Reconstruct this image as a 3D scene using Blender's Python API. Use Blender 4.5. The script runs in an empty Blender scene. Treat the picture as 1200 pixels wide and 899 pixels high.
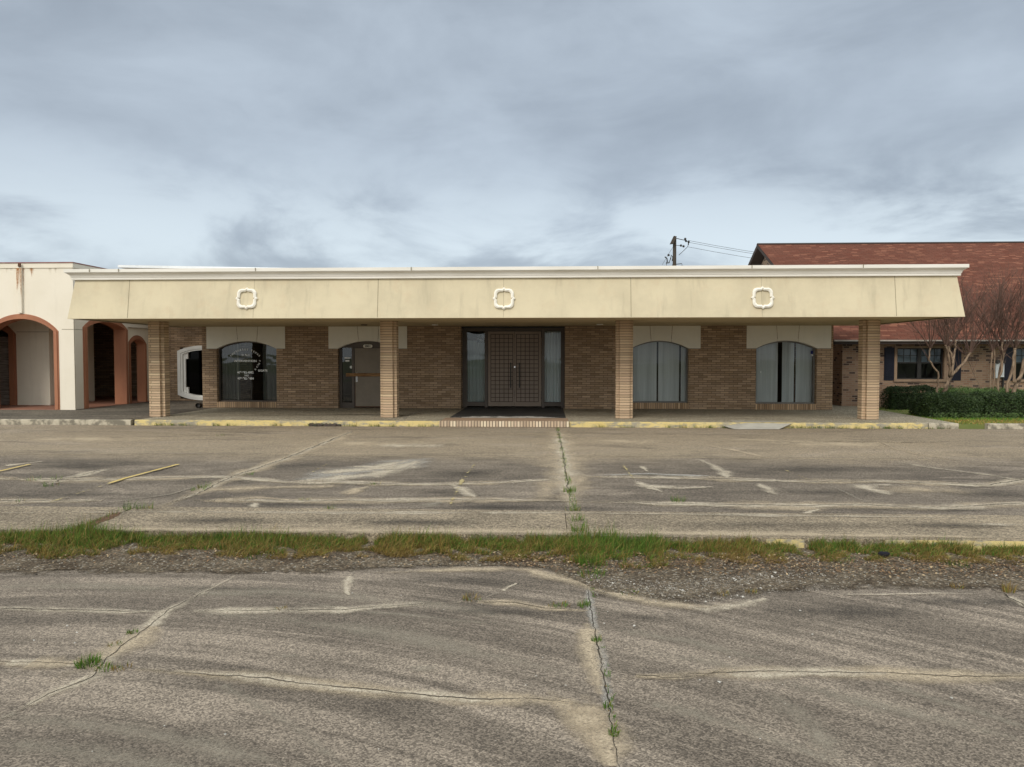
import bpy, math, random
from math import sin, cos, pi, radians, sqrt, atan2
from mathutils import Vector, Matrix, noise as mnoise

random.seed(11)
S = bpy.context.scene
COL = S.collection
# ------------------------------------------------------------------ camera frame (metres; X right along the facade, Y away, Z up)
F, H, PIT, YAW = 880.0, 1.96, radians(2.05), radians(2.73)
def ray(px, py):
    x, y = (px - 600) / F, -(py - 449.5) / F
    cp, sp, c, s = cos(PIT), sin(PIT), cos(YAW), sin(YAW)
    v = (x, cp + y * sp, -sp + y * cp)
    return (v[0] * c - v[1] * s, v[0] * s + v[1] * c, v[2])
def gz(px, py, z=0.0):
    r = ray(px, py); t = (z - H) / r[2]
    return Vector((r[0] * t, r[1] * t, z))
def at(px, py, Y):
    r = ray(px, py); t = Y / r[1]
    return Vector((r[0] * t, Y, H + r[2] * t))

# ------------------------------------------------------------------ mesh builder
class MB:
    def __init__(s): s.v = []; s.f = []; s.m = []; s.uv = {}; s.col = None
    def add(s, vs, fs, m=0):
        b = len(s.v); s.v += [tuple(x) for x in vs]
        for f in fs: s.f.append(tuple(b + i for i in f)); s.m.append(m)
    def quad(s, a, b, c, d, m=0): s.add([a, b, c, d], [(0, 1, 2, 3)], m)
    def box(s, x0, x1, y0, y1, z0, z1, m=0):
        s.add([(x0,y0,z0),(x1,y0,z0),(x1,y1,z0),(x0,y1,z0),(x0,y0,z1),(x1,y0,z1),(x1,y1,z1),(x0,y1,z1)],
              [(0,3,2,1),(4,5,6,7),(0,1,5,4),(1,2,6,5),(2,3,7,6),(3,0,4,7)], m)
    def prism(s, pts, y0, y1, m=0):          # polygon in XZ (counter-clockwise seen from -Y) run along Y
        n = len(pts)
        s.add([(p[0], y0, p[1]) for p in pts] + [(p[0], y1, p[1]) for p in pts],
              [tuple(range(n)), tuple(range(2*n-1, n-1, -1))] + [(i, n+i, n+(i+1) % n, (i+1) % n) for i in range(n)], m)
    def prismx(s, pts, x0, x1, m=0):         # polygon in YZ run along X
        n = len(pts)
        s.add([(x0, p[0], p[1]) for p in pts] + [(x1, p[0], p[1]) for p in pts],
              [tuple(range(n-1, -1, -1)), tuple(range(n, 2*n))] + [((i+1) % n, n+(i+1) % n, n+i, i) for i in range(n)], m)
    def prismz(s, pts, z0, z1, m=0):
        n = len(pts)
        s.add([(p[0], p[1], z0) for p in pts] + [(p[0], p[1], z1) for p in pts],
              [tuple(range(n-1, -1, -1)), tuple(range(n, 2*n))] + [(i, (i+1) % n, n+(i+1) % n, n+i) for i in range(n)], m)
    def tube(s, pts, rad, sides=6, m=0, cap=True):
        pts = [Vector(p) for p in pts]; n = len(pts); b = len(s.v)
        if not hasattr(rad, '__len__'): rad = [rad] * n
        for i, p in enumerate(pts):
            d = (pts[min(i+1, n-1)] - pts[max(i-1, 0)]).normalized()
            a = Vector((0, 0, 1)) if abs(d.z) < .9 else Vector((1, 0, 0))
            u = d.cross(a).normalized(); w = d.cross(u)
            for k in range(sides):
                t = 2 * pi * k / sides
                s.v.append(tuple(p + (u * cos(t) + w * sin(t)) * rad[i]))
        for i in range(n - 1):
            for k in range(sides):
                k2 = (k + 1) % sides
                s.f.append((b+i*sides+k, b+i*sides+k2, b+(i+1)*sides+k2, b+(i+1)*sides+k)); s.m.append(m)
        if cap:
            s.f.append(tuple(b+k for k in range(sides-1, -1, -1))); s.m.append(m)
            s.f.append(tuple(b+(n-1)*sides+k for k in range(sides))); s.m.append(m)
    def ball(s, c, r, m=0, seg=8, ring=6, sq=(1, 1, 1)):
        vs = []; fs = []
        for i in range(ring + 1):
            a = pi * i / ring
            for k in range(seg):
                t = 2*pi*k/seg
                vs.append((c[0]+r*sq[0]*sin(a)*cos(t), c[1]+r*sq[1]*sin(a)*sin(t), c[2]+r*sq[2]*cos(a)))
        for i in range(ring):
            for k in range(seg):
                k2 = (k+1) % seg
                fs.append((i*seg+k, (i+1)*seg+k, (i+1)*seg+k2, i*seg+k2))
        s.add(vs, fs, m)
    def build(s, name, mats, parent=None, smooth=False, bevel=0):
        me = bpy.data.meshes.new(name)
        me.from_pydata(s.v, [], s.f)
        if not isinstance(mats, (list, tuple)): mats = [mats]
        for x in mats: me.materials.append(x)
        me.polygons.foreach_set('material_index', s.m)
        if smooth: me.polygons.foreach_set('use_smooth', [True] * len(s.f))
        uvl = me.uv_layers.new(name='UVMap'); data = [0.0] * (2 * len(me.loops))
        for p in me.polygons:
            given = s.uv.get(p.index); n = p.normal
            for j, li in enumerate(p.loop_indices):
                if given: u, w = given[j]
                else:
                    c = me.vertices[me.loops[li].vertex_index].co
                    if abs(n.z) > .75: u, w = c.x, c.y
                    elif abs(n.y) >= abs(n.x): u, w = c.x, c.z
                    else: u, w = c.y, c.z
                data[2*li] = u; data[2*li+1] = w
        uvl.data.foreach_set('uv', data)
        if s.col:
            ca = me.color_attributes.new('tint', 'FLOAT_COLOR', 'POINT')
            flat = []
            for c in s.col: flat += [c[0], c[1], c[2], 1.0]
            ca.data.foreach_set('color', flat)
        o = bpy.data.objects.new(name, me); COL.objects.link(o)
        if parent is not None:
            o.parent = parent
            if parent.type == 'EMPTY': o.location = -parent.location
        if bevel:
            b = o.modifiers.new('bevel', 'BEVEL'); b.width = bevel; b.segments = 2; b.limit_method = 'ANGLE'
        return o

def tag(o, label, cat, group=None, kind=None):
    o['label'] = label; o['category'] = cat
    if group: o['group'] = group
    if kind: o['kind'] = kind
    return o
def struct(o, label, cat, kind='structure'):
    return tag(o, label, cat, None, kind)
def thing(name, loc, label, cat, group=None):
    o = bpy.data.objects.new(name, None); COL.objects.link(o); o.location = loc
    o.empty_display_size = .3
    return tag(o, label, cat, group)

# ------------------------------------------------------------------ materials
class NT:
    def __init__(s, name):
        s.mat = bpy.data.materials.new(name); s.mat.use_nodes = True
        s.t = s.mat.node_tree; s.t.nodes.clear()
        s.out = s.t.nodes.new('ShaderNodeOutputMaterial')
    def n(s, typ, ins=None, **kw):
        nd = s.t.nodes.new(typ)
        for k, v in kw.items(): setattr(nd, k, v)
        for k, v in (ins or {}).items(): s.set(nd, k, v)
        return nd
    def set(s, nd, k, v):
        i = nd.inputs[k]
        if isinstance(v, bpy.types.NodeSocket): s.t.links.new(v, i)
        elif isinstance(v, bpy.types.Node): s.t.links.new(v.outputs[0], i)
        else:
            if i.type == 'RGBA' and len(v) == 3: v = (*v, 1)
            i.default_value = v
    def math(s, op, a, b=0.0, c=None):
        nd = s.n('ShaderNodeMath', operation=op); s.set(nd, 0, a); s.set(nd, 1, b)
        if c is not None: s.set(nd, 2, c)
        return nd.outputs[0]
    def mix(s, f, a, b, mode='MIX'):
        nd = s.n('ShaderNodeMix', data_type='RGBA', blend_type=mode)
        s.set(nd, 0, f); s.set(nd, 6, a); s.set(nd, 7, b)
        return nd.outputs[2]
    def noise(s, vec, scale, detail=4, rough=.6, dist=0):
        nd = s.n('ShaderNodeTexNoise', {'Scale': scale, 'Detail': detail, 'Roughness': rough, 'Distortion': dist})
        if vec is not None: s.set(nd, 'Vector', vec)
        return nd.outputs[0]
    def ramp(s, f, lo, hi):        # smooth 0..1
        nd = s.n('ShaderNodeMapRange', {'From Min': lo, 'From Max': hi}, interpolation_type='SMOOTHSTEP')
        s.set(nd, 'Value', f); return nd.outputs[0]
    def scalev(s, vec, sc, rot=(0, 0, 0), loc=(0, 0, 0)):
        nd = s.n('ShaderNodeMapping', {'Scale': sc, 'Rotation': rot, 'Location': loc}); s.set(nd, 'Vector', vec); return nd.outputs[0]
    def obj(s): return s.n('ShaderNodeTexCoord').outputs['Object']
    def uv(s): return s.n('ShaderNodeUVMap').outputs[0]
    def bump(s, h, strength=.3, dist=.01):
        nd = s.n('ShaderNodeBump', {'Strength': strength, 'Distance': dist}); s.set(nd, 'Height', h); return nd.outputs[0]
    def principled(s, color, rough=.8, normal=None, spec=.3, metal=0.0, alpha=None):
        p = s.n('ShaderNodeBsdfPrincipled', {'Roughness': rough, 'Specular IOR Level': spec, 'Metallic': metal})
        s.set(p, 'Base Color', color)
        if normal is not None: s.set(p, 'Normal', normal)
        if alpha is not None: s.set(p, 'Alpha', alpha)
        s.t.links.new(p.outputs[0], s.out.inputs[0])
        return s.mat

def plain(name, c1, c2=None, scale=6, rough=.8, bump=.15, bscale=None, spec=.3, metal=0.0, stretch=(1, 1, 1), contrast=(.35, .65)):
    t = NT(name); o = t.scalev(t.obj(), stretch)
    c2 = c2 or tuple(x * .8 for x in c1)
    n1 = t.noise(o, scale, 5)
    c = t.mix(t.ramp(n1, *contrast), c1, c2)
    nb = t.noise(o, bscale or scale * 12, 3)
    c = t.mix(.12, c, t.mix(nb, (.2, .2, .2), (.8, .8, .8)), 'OVERLAY')
    return t.principled(c, rough, t.bump(nb, bump, .004) if bump else None, spec, metal)

def brick(name, c1, c2, mortar, bw=.295, rh=.077, msize=.008, dark=None, offset=.5, rows=False, bumpd=.008):
    t = NT(name); uv = t.uv()
    b = t.n('ShaderNodeTexBrick', {'Vector': uv, 'Color1': c1, 'Color2': c2, 'Mortar': mortar, 'Scale': 1.0, 'Mortar Size': msize,
            'Mortar Smooth': .25, 'Bias': 0.0, 'Brick Width': bw, 'Row Height': rh})
    b.offset = offset
    c = b.outputs[0]
    # a second random value per brick gives the odd burnt or pale one
    b2 = t.n('ShaderNodeTexBrick', {'Vector': t.scalev(uv, (1, 1, 1), loc=(bw*16, rh*34, 0)), 'Color1': (0, 0, 0), 'Color2': (1, 1, 1), 'Mortar': (.5, .5, .5),
            'Scale': 1.0, 'Mortar Size': msize, 'Brick Width': bw, 'Row Height': rh}); b2.offset = offset
    if dark: c = t.mix(t.math('MULTIPLY', t.ramp(b2.outputs[0], dark[3], dark[3] + .06), t.math('SUBTRACT', 1.0, b.outputs[1])), c, dark[:3])
    else: c = t.mix(.35, c, t.mix(b2.outputs[0], (.28, .28, .3), (.72, .72, .68)), 'OVERLAY')
    o = t.obj()
    c = t.mix(.4, c, t.mix(t.noise(o, .9, 4), (.3, .3, .3), (.7, .7, .7)), 'OVERLAY')
    c = t.mix(.35, c, t.mix(t.noise(o, 45, 3), (.25, .25, .25), (.75, .75, .75)), 'OVERLAY')
    h = t.math('ADD', t.math('SUBTRACT', 1.0, b.outputs[1]), t.math('MULTIPLY', t.noise(o, 60, 3), .25))
    return t.principled(c, .88, t.bump(h, .8, bumpd), .2)

M = {}
M['brick'] = brick('tan_brick', (.29, .195, .122), (.44, .31, .208), (.15, .112, .08))
M['rowlock'] = brick('rowlock_brick', (.30, .19, .11), (.56, .39, .25), (.13, .10, .07), bw=.077, rh=.6, offset=0)
M['stepbrick'] = brick('step_brick', (.44, .33, .235), (.68, .56, .42), (.13, .10, .075), bw=.085, rh=.6, offset=0, msize=.012)
M['colbrick'] = brick('column_brick', (.45, .325, .215), (.60, .445, .305), (.23, .175, .12), bw=1.7, rh=.077, msize=.009, offset=.37, bumpd=.012)
M['housebrick'] = brick('rustic_brick', (.30, .18, .12), (.41, .27, .185), (.36, .28, .215), bw=.22, rh=.078, msize=.010, dark=(.10, .065, .055, .78))

def stucco(name, c1, c2, streak=.25, bump=.35, warm=None):
    t = NT(name); o = t.obj()
    n1 = t.noise(o, .8, 5, .65); n2 = t.noise(t.scalev(o, (3.0, 3.0, .25)), 1.4, 4); n3 = t.noise(o, 130, 3)
    c = t.mix(t.ramp(n1, .35, .7), c1, c2)
    c = t.mix(t.math('MULTIPLY', t.ramp(n2, .52, .75), streak), c, tuple(x * .62 for x in c2))
    if warm: c = t.mix(t.math('MULTIPLY', t.ramp(t.noise(o, 2.3, 5), .52, .7), .35), c, warm)
    c = t.mix(.15, c, t.mix(n3, (.2, .2, .2), (.8, .8, .8)), 'OVERLAY')
    return t.principled(c, .9, t.bump(n3, bump, .004), .15)
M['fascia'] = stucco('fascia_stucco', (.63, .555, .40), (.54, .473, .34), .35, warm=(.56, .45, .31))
M['white_stucco'] = stucco('white_stucco', (.77, .71, .61), (.73, .67, .565), .14)
M['beige_stucco'] = stucco('beige_stucco', (.84, .77, .645), (.79, .71, .59), .15)
M['lintel'] = stucco('lintel_concrete', (.80, .76, .66), (.74, .70, .61), .15)
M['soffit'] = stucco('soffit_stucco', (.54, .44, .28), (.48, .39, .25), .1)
M['cornice'] = plain('cornice_metal', (.78, .75, .70), (.70, .67, .61), 1.5, .5, .05, spec=.4, stretch=(.4, 1, 3))
M['white_paint'] = plain('white_paint', (.80, .79, .76), (.74, .73, .70), 4, .55, .1)
M['ring'] = plain('ring_paint', (.84, .81, .74), (.78, .74, .66), 9, .6, .2)
M['roofmetal'] = plain('roof_metal', (.80, .82, .84), (.72, .74, .76), 2, .45, .03)
M['dark'] = plain('dark_joint', (.035, .03, .025), (.05, .045, .04), 8, .9, .1)
M['joint'] = plain('stucco_joint', (.20, .17, .12), (.26, .22, .15), 8, .9, .1)
M['terra'] = plain('terracotta_paint', (.38, .165, .092), (.32, .135, .077), 1.2, .65, .1, stretch=(1, 1, .3))
M['terrafloor'] = plain('terracotta_tile', (.30, .14, .09), (.24, .12, .085), 3, .7, .2)
M['brown'] = plain('brown_frame', (.10, .077, .061), (.08, .062, .05), 2, .5, .05, spec=.4)
M['doorbrown'] = plain('brown_door', (.27, .21, .168), (.235, .182, .147), 1.6, .6, .08)
M['doorgroove'] = plain('door_groove', (.05, .038, .03), (.04, .03, .025), 2, .7, .05)
M['steeldoor'] = plain('steel_door', (.23, .19, .148), (.20, .165, .128), 1.5, .55, .05)
M['rustedge'] = plain('rust_edge', (.13, .06, .03), (.08, .05, .035), 20, .9, .3)
M['board'] = plain('raw_board', (.30, .17, .075), (.17, .085, .035), 5, .8, .3, stretch=(.6, 4, 6))
M['black'] = plain('black_metal', (.02, .018, .016), (.03, .027, .024), 8, .45, .05, spec=.5)
M['chrome'] = plain('steel', (.55, .55, .55), (.45, .45, .45), 10, .3, .03, metal=1.0)
M['blind'] = plain('blind_fabric', (.70, .73, .73), (.60, .63, .63), 3, .85, .05, stretch=(4, 4, .15))
M['curtain'] = plain('curtain', (.60, .65, .66), (.50, .55, .56), 3, .9, .05, stretch=(6, 4, .1))
M['dimcurtain'] = plain('dim_curtain', (.20, .21, .20), (.14, .15, .145), 3, .9, .05, stretch=(6, 4, .1))
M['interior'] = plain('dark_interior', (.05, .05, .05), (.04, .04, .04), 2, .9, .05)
M['letters'] = plain('white_lettering', (.92, .92, .90), (.86, .86, .84), 30, .6, .0)
M['blue'] = plain('blue_sticker', (.02, .03, .14), (.03, .04, .18), 30, .5, .0)
M['navy'] = plain('navy_shutter', (.009, .010, .022), (.012, .013, .028), 3, .5, .05)
M['tanwood'] = plain('tan_trim', (.36, .25, .17), (.30, .20, .14), 3, .7, .1)
M['plywood'] = plain('weathered_plywood', (.38, .32, .28), (.20, .165, .145), 3.2, .9, .3, stretch=(.5, 1, 9), contrast=(.42, .58))
M['darkbrown'] = plain('dark_fascia', (.035, .025, .02), (.045, .03, .025), 3, .7, .1)
M['gutter'] = plain('gutter', (.46, .42, .38), (.38, .34, .3), 3, .5, .05)
M['polewood'] = plain('pole_wood', (.075, .06, .05), (.05, .042, .036), 5, .9, .2, stretch=(3, 3, .2))
M['wire'] = plain('wire', (.06, .06, .065), (.05, .05, .055), 5, .6, 0)
M['bark'] = plain('myrtle_bark', (.27, .195, .135), (.15, .105, .072), 14, .85, .5, stretch=(1, 1, .25), contrast=(.4, .6))
M['twig'] = plain('twig', (.155, .095, .075), (.105, .066, .052), 5, .85, .1)
M['meterbox'] = plain('meter_box', (.70, .72, .74), (.6, .62, .64), 5, .4, .05)

def glass(name, tint=(.72, .78, .78), warp=.004, refl=1.0):
    t = NT(name); o = t.obj()
    n = t.bump(t.noise(t.scalev(o, (.5, 1, 1.3)), 1.0, 2, .45), 1.0, warp)
    tr = t.n('ShaderNodeBsdfTransparent', {'Color': (*tint, 1)})
    gl = t.n('ShaderNodeBsdfGlossy', {'Roughness': .015, 'Color': (.95, .97, 1, 1)}); t.set(gl, 'Normal', n)
    fr = t.n('ShaderNodeFresnel', {'IOR': 1.5})
    mx = t.n('ShaderNodeMixShader'); t.set(mx, 0, t.math('MULTIPLY', fr.outputs[0], refl)); t.set(mx, 1, tr.outputs[0]); t.set(mx, 2, gl.outputs[0])
    t.t.links.new(mx.outputs[0], t.out.inputs[0]); return t.mat
M['glass'] = glass('window_glass', (.90, .92, .92), .004, .9)
M['dirtyglass'] = glass('old_glass', (.62, .67, .66), .009, 1.4)

def shingles():
    t = NT('red_shingle'); uv = t.uv()
    b = t.n('ShaderNodeTexBrick', {'Vector': uv, 'Color1': (.118, .049, .034), 'Color2': (.158, .066, .046), 'Mortar': (.065, .026, .02), 'Scale': 1.0,
            'Mortar Size': .010, 'Mortar Smooth': .4, 'Brick Width': .36, 'Row Height': .145}); b.offset = .42
    b2 = t.n('ShaderNodeTexBrick', {'Vector': t.scalev(uv, (1, 1, 1), loc=(.09 + .36*12, .145*22, 0)), 'Color1': (0, 0, 0), 'Color2': (1, 1, 1), 'Mortar': (0, 0, 0), 'Scale': 1.0,
            'Mortar Size': .012, 'Brick Width': .30, 'Row Height': .145}); b2.offset = .3
    c = t.mix(t.ramp(b2.outputs[0], .78, .92), b.outputs[0], (.225, .098, .064))
    c = t.mix(t.math('MULTIPLY', t.ramp(b2.outputs[0], .28, .12), .6), c, (.13, .045, .03))
    o = t.obj()
    c = t.mix(.5, c, t.mix(t.noise(o, .5, 4), (.33, .33, .33), (.67, .67, .67)), 'OVERLAY')
    c = t.mix(.4, c, t.mix(t.noise(o, 35, 3), (.2, .2, .2), (.8, .8, .8)), 'OVERLAY')
    return t.principled(c, .95, t.bump(t.math('SUBTRACT', 1.0, b.outputs[1]), .5, .012), .1)
M['shingle'] = shingles()

def concrete(name, dark, light, tan=None, tan_y=None, arcs=0.0, speck=.8, seedoff=0.0, spscale=75, stainamt=.5, streak=0.0):
    t = NT(name); o = t.scalev(t.obj(), (1, 1, 1), loc=(seedoff, seedoff * .7, 0)); raw = t.obj()
    big = t.noise(o, .30, 6, .60, .5); mid = t.noise(t.scalev(o, (1, 1.8, 1)), 1.1, 7, .62, .4); fine = t.noise(o, 120, 3, .6); lump = t.noise(o, 22, 4, .6)
    c = t.mix(t.ramp(t.math('ADD', t.math('MULTIPLY', big, .55), t.math('MULTIPLY', mid, .45)), .36, .66), dark, light)
    if tan:
        sep = t.n('ShaderNodeSeparateXYZ'); t.set(sep, 0, raw)
        edge = t.math('ADD', sep.outputs[1], t.math('MULTIPLY', t.noise(raw, .45, 5), 3.2))
        c = t.mix(t.math('MULTIPLY', t.ramp(edge, tan_y, tan_y + 2.0), .85), c, t.mix(t.noise(t.scalev(raw, (.4, 1.4, 1)), .9, 6, .65), tuple(x * .78 for x in tan), tuple(x * 1.18 for x in tan)))
    if streak:
        wash = t.noise(t.scalev(o, (.35, .9, 1), loc=(3, 8, 0)), .8, 8, .66, .8)
        c = t.mix(t.math('MULTIPLY', t.ramp(wash, .50, .66), streak), c, tuple(x * 1.75 for x in light))
        st = t.noise(t.scalev(o, (.16, 2.6, 1)), 1.5, 7, .7, .3)
        c = t.mix(t.math('MULTIPLY', t.ramp(st, .50, .72), streak), c, tuple(x * 1.3 for x in light))
    stain = t.noise(t.scalev(o, (.6, 1.5, 1), loc=(31, 12, 0)), .75, 6, .6, .6)
    c = t.mix(t.math('MULTIPLY', t.ramp(stain, .50, .74), stainamt), c, tuple(x * .60 for x in dark))
    if arcs:      # silt swept into long arcs by water and tyres, round a far centre
        sp = t.n('ShaderNodeSeparateXYZ'); t.set(sp, 0, raw)
        dx, dy = t.math('ADD', sp.outputs[0], 3.6), t.math('ADD', sp.outputs[1], 2.3)
        r = t.math('SQRT', t.math('ADD', t.math('MULTIPLY', dx, dx), t.math('MULTIPLY', dy, dy))); an = t.math('ARCTAN2', dy, dx)
        cv = t.n('ShaderNodeCombineXYZ'); t.set(cv, 0, t.math('MULTIPLY', r, 1.0)); t.set(cv, 1, t.math('MULTIPLY', an, 1.1))
        a1 = t.noise(t.scalev(cv.outputs[0], (1.25, .55, 1)), 1.5, 8, .66, .1); a2 = t.noise(t.scalev(cv.outputs[0], (4.0, .5, 1), loc=(5, 2, 0)), 1.6, 7, .7, .1)
        patch = t.ramp(t.noise(raw, .42, 4), .30, .52)
        f = t.math('MULTIPLY', t.ramp(t.math('ADD', t.math('MULTIPLY', a1, .6), t.math('MULTIPLY', a2, .4)), .46, .56), patch)
        c = t.mix(t.math('MULTIPLY', f, arcs), c, tuple(x * 1.55 for x in light))
        dk = t.math('MULTIPLY', t.ramp(t.noise(t.scalev(cv.outputs[0], (2.2, .4, 1), loc=(15, 8, 0)), 1.4, 7, .68), .53, .68), .34)
        c = t.mix(dk, c, tuple(x * .68 for x in dark))
    c = t.mix(.5, c, t.mix(fine, (.10, .10, .10), (.90, .90, .90)), 'OVERLAY'); c = t.mix(.10, c, t.mix(lump, (.2, .2, .2), (.8, .8, .8)), 'OVERLAY')
    vo = t.n('ShaderNodeTexVoronoi', {'Scale': spscale, 'Randomness': 1.0}); t.set(vo, 'Vector', o)
    sv = t.n('ShaderNodeSeparateColor'); t.set(sv, 0, vo.outputs[1])
    c = t.mix(speck, c, t.mix(t.math('POWER', sv.outputs[0], 1.3), (.20, .195, .19), (.93, .92, .89)), 'OVERLAY')
    vb = t.n('ShaderNodeTexVoronoi', {'Scale': spscale * .45, 'Randomness': 1.0}); t.set(vb, 'Vector', t.scalev(o, (1, 1, 1), loc=(4, 7, 0)))
    sb = t.n('ShaderNodeSeparateColor'); t.set(sb, 0, vb.outputs[1])
    pale = t.math('MULTIPLY', t.ramp(sb.outputs[1], .94, .97), t.ramp(vb.outputs[0], .35, .15))
    c = t.mix(t.math('MULTIPLY', pale, .6), c, tuple(min(.6, x * 2.4) for x in light))
    h = t.math('ADD', t.math('MULTIPLY', fine, .7), sv.outputs[0])
    return t.principled(c, .9, t.bump(h, .5, .005), .25)
M['near'] = concrete('driveway_concrete', (.122, .102, .084), (.190, .160, .131), arcs=.78, seedoff=3.3, spscale=105, stainamt=.35)
M['lot'] = concrete('lot_concrete', (.104, .087, .072), (.176, .148, .120), tan=(.29, .236, .172), tan_y=14.9, seedoff=0, spscale=70, stainamt=.6, streak=.6)
M['strip'] = concrete('strip_concrete', (.18, .148, .110), (.30, .248, .182), seedoff=7, spscale=60, stainamt=.5)
M['walk'] = concrete('walk_concrete', (.27, .24, .185), (.36, .325, .255), seedoff=1.7, spscale=40, stainamt=.4, streak=.2)
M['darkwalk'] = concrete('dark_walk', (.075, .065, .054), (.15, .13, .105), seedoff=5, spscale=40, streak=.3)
M['kerb'] = plain('kerb_concrete', (.46, .41, .32), (.18, .16, .125), 3.5, .9, .4, contrast=(.4, .58))
M['ramp'] = plain('ramp_concrete', (.43, .41, .36), (.36, .34, .30), 3, .9, .3)
M['matblack'] = plain('black_coating', (.035, .034, .034), (.06, .057, .055), 1.5, .75, .3, stretch=(1, 3, 1))
M['steptop'] = plain('step_top', (.36, .25, .17), (.30, .205, .14), 4, .9, .3)
M['earth'] = plain('earth', (.15, .15, .06), (.11, .12, .05), .6, .95, .2)
M['lawn'] = plain('lawn_soil', (.21, .215, .075), (.14, .17, .05), 1.2, .95, .4)

def yellow_kerb():
    t = NT('yellow_kerb_paint'); o = t.obj()
    w = t.noise(t.scalev(o, (1, 1, 2.5)), 5, 6, .75); big = t.noise(o, .5, 3)
    con = t.mix(t.noise(o, 6, 4), (.20, .18, .14), (.42, .38, .30))
    yel = t.mix(t.noise(o, 3, 4), (.60, .45, .15), (.64, .54, .29))
    c = t.mix(t.ramp(t.math('ADD', t.math('MULTIPLY', w, .65), t.math('MULTIPLY', big, .45)), .5, .62), yel, con)
    return t.principled(c, .85, t.bump(w, .3, .006), .25)
M['yellowkerb'] = yellow_kerb()

def decal(name, c1, c2, lo=.45, hi=1.05, nscale=2.2, gain=.9, stretch=(1, 1, 1), amp=1.7, grain=.0):
    """a stain: strongest along its middle (uv.y = 0), fading out unevenly to nothing at its rim (|uv.y| = 1)"""
    t = NT(name); o = t.scalev(t.obj(), stretch)
    sep = t.n('ShaderNodeSeparateXYZ'); t.set(sep, 0, t.uv())
    v = t.math('ABSOLUTE', sep.outputs[1])
    n = t.noise(o, nscale, 6, .62, .5); n2 = t.noise(t.obj(), 13, 5, .7)
    f = t.math('SUBTRACT', 1.0, v)
    f = t.math('ADD', f, t.math('MULTIPLY', t.math('SUBTRACT', n, .5), amp))
    f = t.math('ADD', f, t.math('MULTIPLY', t.math('SUBTRACT', n2, .5), amp * .45))
    a = t.math('MULTIPLY', t.ramp(f, lo, hi), gain)
    a = t.math('MULTIPLY', a, t.ramp(v, 1.0, .40))
    if grain: a = t.math('MULTIPLY', a, t.ramp(t.noise(t.obj(), 70, 3), .5 - grain, .5 + grain * .4))
    c = t.mix(t.noise(o, 9, 4), c1, c2)
    vo = t.n('ShaderNodeTexVoronoi', {'Scale': 85.0}); t.set(vo, 'Vector', t.obj())
    sv = t.n('ShaderNodeSeparateColor'); t.set(sv, 0, vo.outputs[1])
    c = t.mix(.4, c, t.mix(sv.outputs[0], (.25, .25, .25), (.75, .75, .75)), 'OVERLAY')
    return t.principled(c, .92, None, .15, alpha=a)
M['d_crack'] = decal('crack_gap', (.03, .026, .02), (.055, .045, .035), .30, .52, 2.6, .95)
M['d_root'] = decal('root_litter', (.10, .055, .035), (.16, .10, .06), .25, .6, 9)
M['d_sed'] = decal('pale_silt', (.43, .35, .25), (.52, .43, .315), .22, 1.15, 1.5, 1.0, amp=1.5, grain=.45)
M['d_sedwhite'] = decal('white_silt', (.50, .43, .335), (.58, .51, .405), .25, 1.1, 2.2, .95, amp=1.7, grain=.45)
M['d_grey'] = decal('grey_wash', (.38, .36, .33), (.46, .435, .395), .2, 1.1, 1.3, .85, stretch=(1, 2.2, 1), grain=.4)
M['d_sweep'] = decal('swept_silt', (.29, .255, .205), (.35, .31, .25), .45, 1.25, 1.0, .7, grain=.3)
M['d_darkst'] = decal('dark_stain', (.060, .055, .049), (.080, .072, .064), .25, 1.5, .7, .62, amp=1.6)
M['d_mat'] = decal('frayed_edge', (.42, .40, .37), (.55, .53, .49), .40, .7, 4, .95)
M['d_yellow'] = decal('yellow_line_paint', (.55, .40, .12), (.58, .46, .20), .10, .55, 5, .92, amp=1.4)
M['d_yellowworn'] = decal('worn_yellow_line', (.50, .39, .15), (.45, .39, .24), .75, 1.15, 4, .75, amp=2.6)
M['d_rust'] = decal('rust_run', (.36, .14, .04), (.46, .23, .09), .25, 1.1, 3, .85, stretch=(6, 6, .5))
M['d_grime'] = decal('grime_run', (.36, .30, .2), (.42, .36, .25), .4, 1.4, 3, .5, stretch=(4, 4, .5))

def gutter_dirt():
    t = NT('gutter_dirt'); o = t.obj()
    sep = t.n('ShaderNodeSeparateXYZ'); t.set(sep, 0, t.uv()); v = sep.outputs[1]
    n = t.noise(t.scalev(o, (1, 1.6, 1)), 2.2, 7, .68, .6); n2 = t.noise(o, 9, 5, .7)
    f = t.math('SUBTRACT', t.math('ADD', t.math('MULTIPLY', n, .95), t.math('MULTIPLY', n2, .35)), t.math('MULTIPLY', t.math('POWER', v, 2.2), .78))
    a = t.ramp(f, .0, .24)
    c = t.mix(t.ramp(t.noise(o, 3.1, 6, .7), .35, .65), (.088, .066, .046), (.17, .138, .102))
    vo = t.n('ShaderNodeTexVoronoi', {'Scale': 58.0}); t.set(vo, 'Vector', o); sv = t.n('ShaderNodeSeparateColor'); t.set(sv, 0, vo.outputs[1])
    c = t.mix(.85, c, t.mix(t.math('POWER', sv.outputs[0], 1.6), (.2, .2, .2), (.88, .87, .84)), 'OVERLAY')
    c = t.mix(t.math('MULTIPLY', t.ramp(sv.outputs[1], .93, .96), .75), c, (.42, .39, .33))
    h = t.math('ADD', sv.outputs[0], t.math('MULTIPLY', t.noise(o, 14, 5), 1.6))
    return t.principled(c, .95, t.bump(h, 1.0, .018), .15, alpha=a)
M['d_dirt'] = gutter_dirt()

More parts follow.
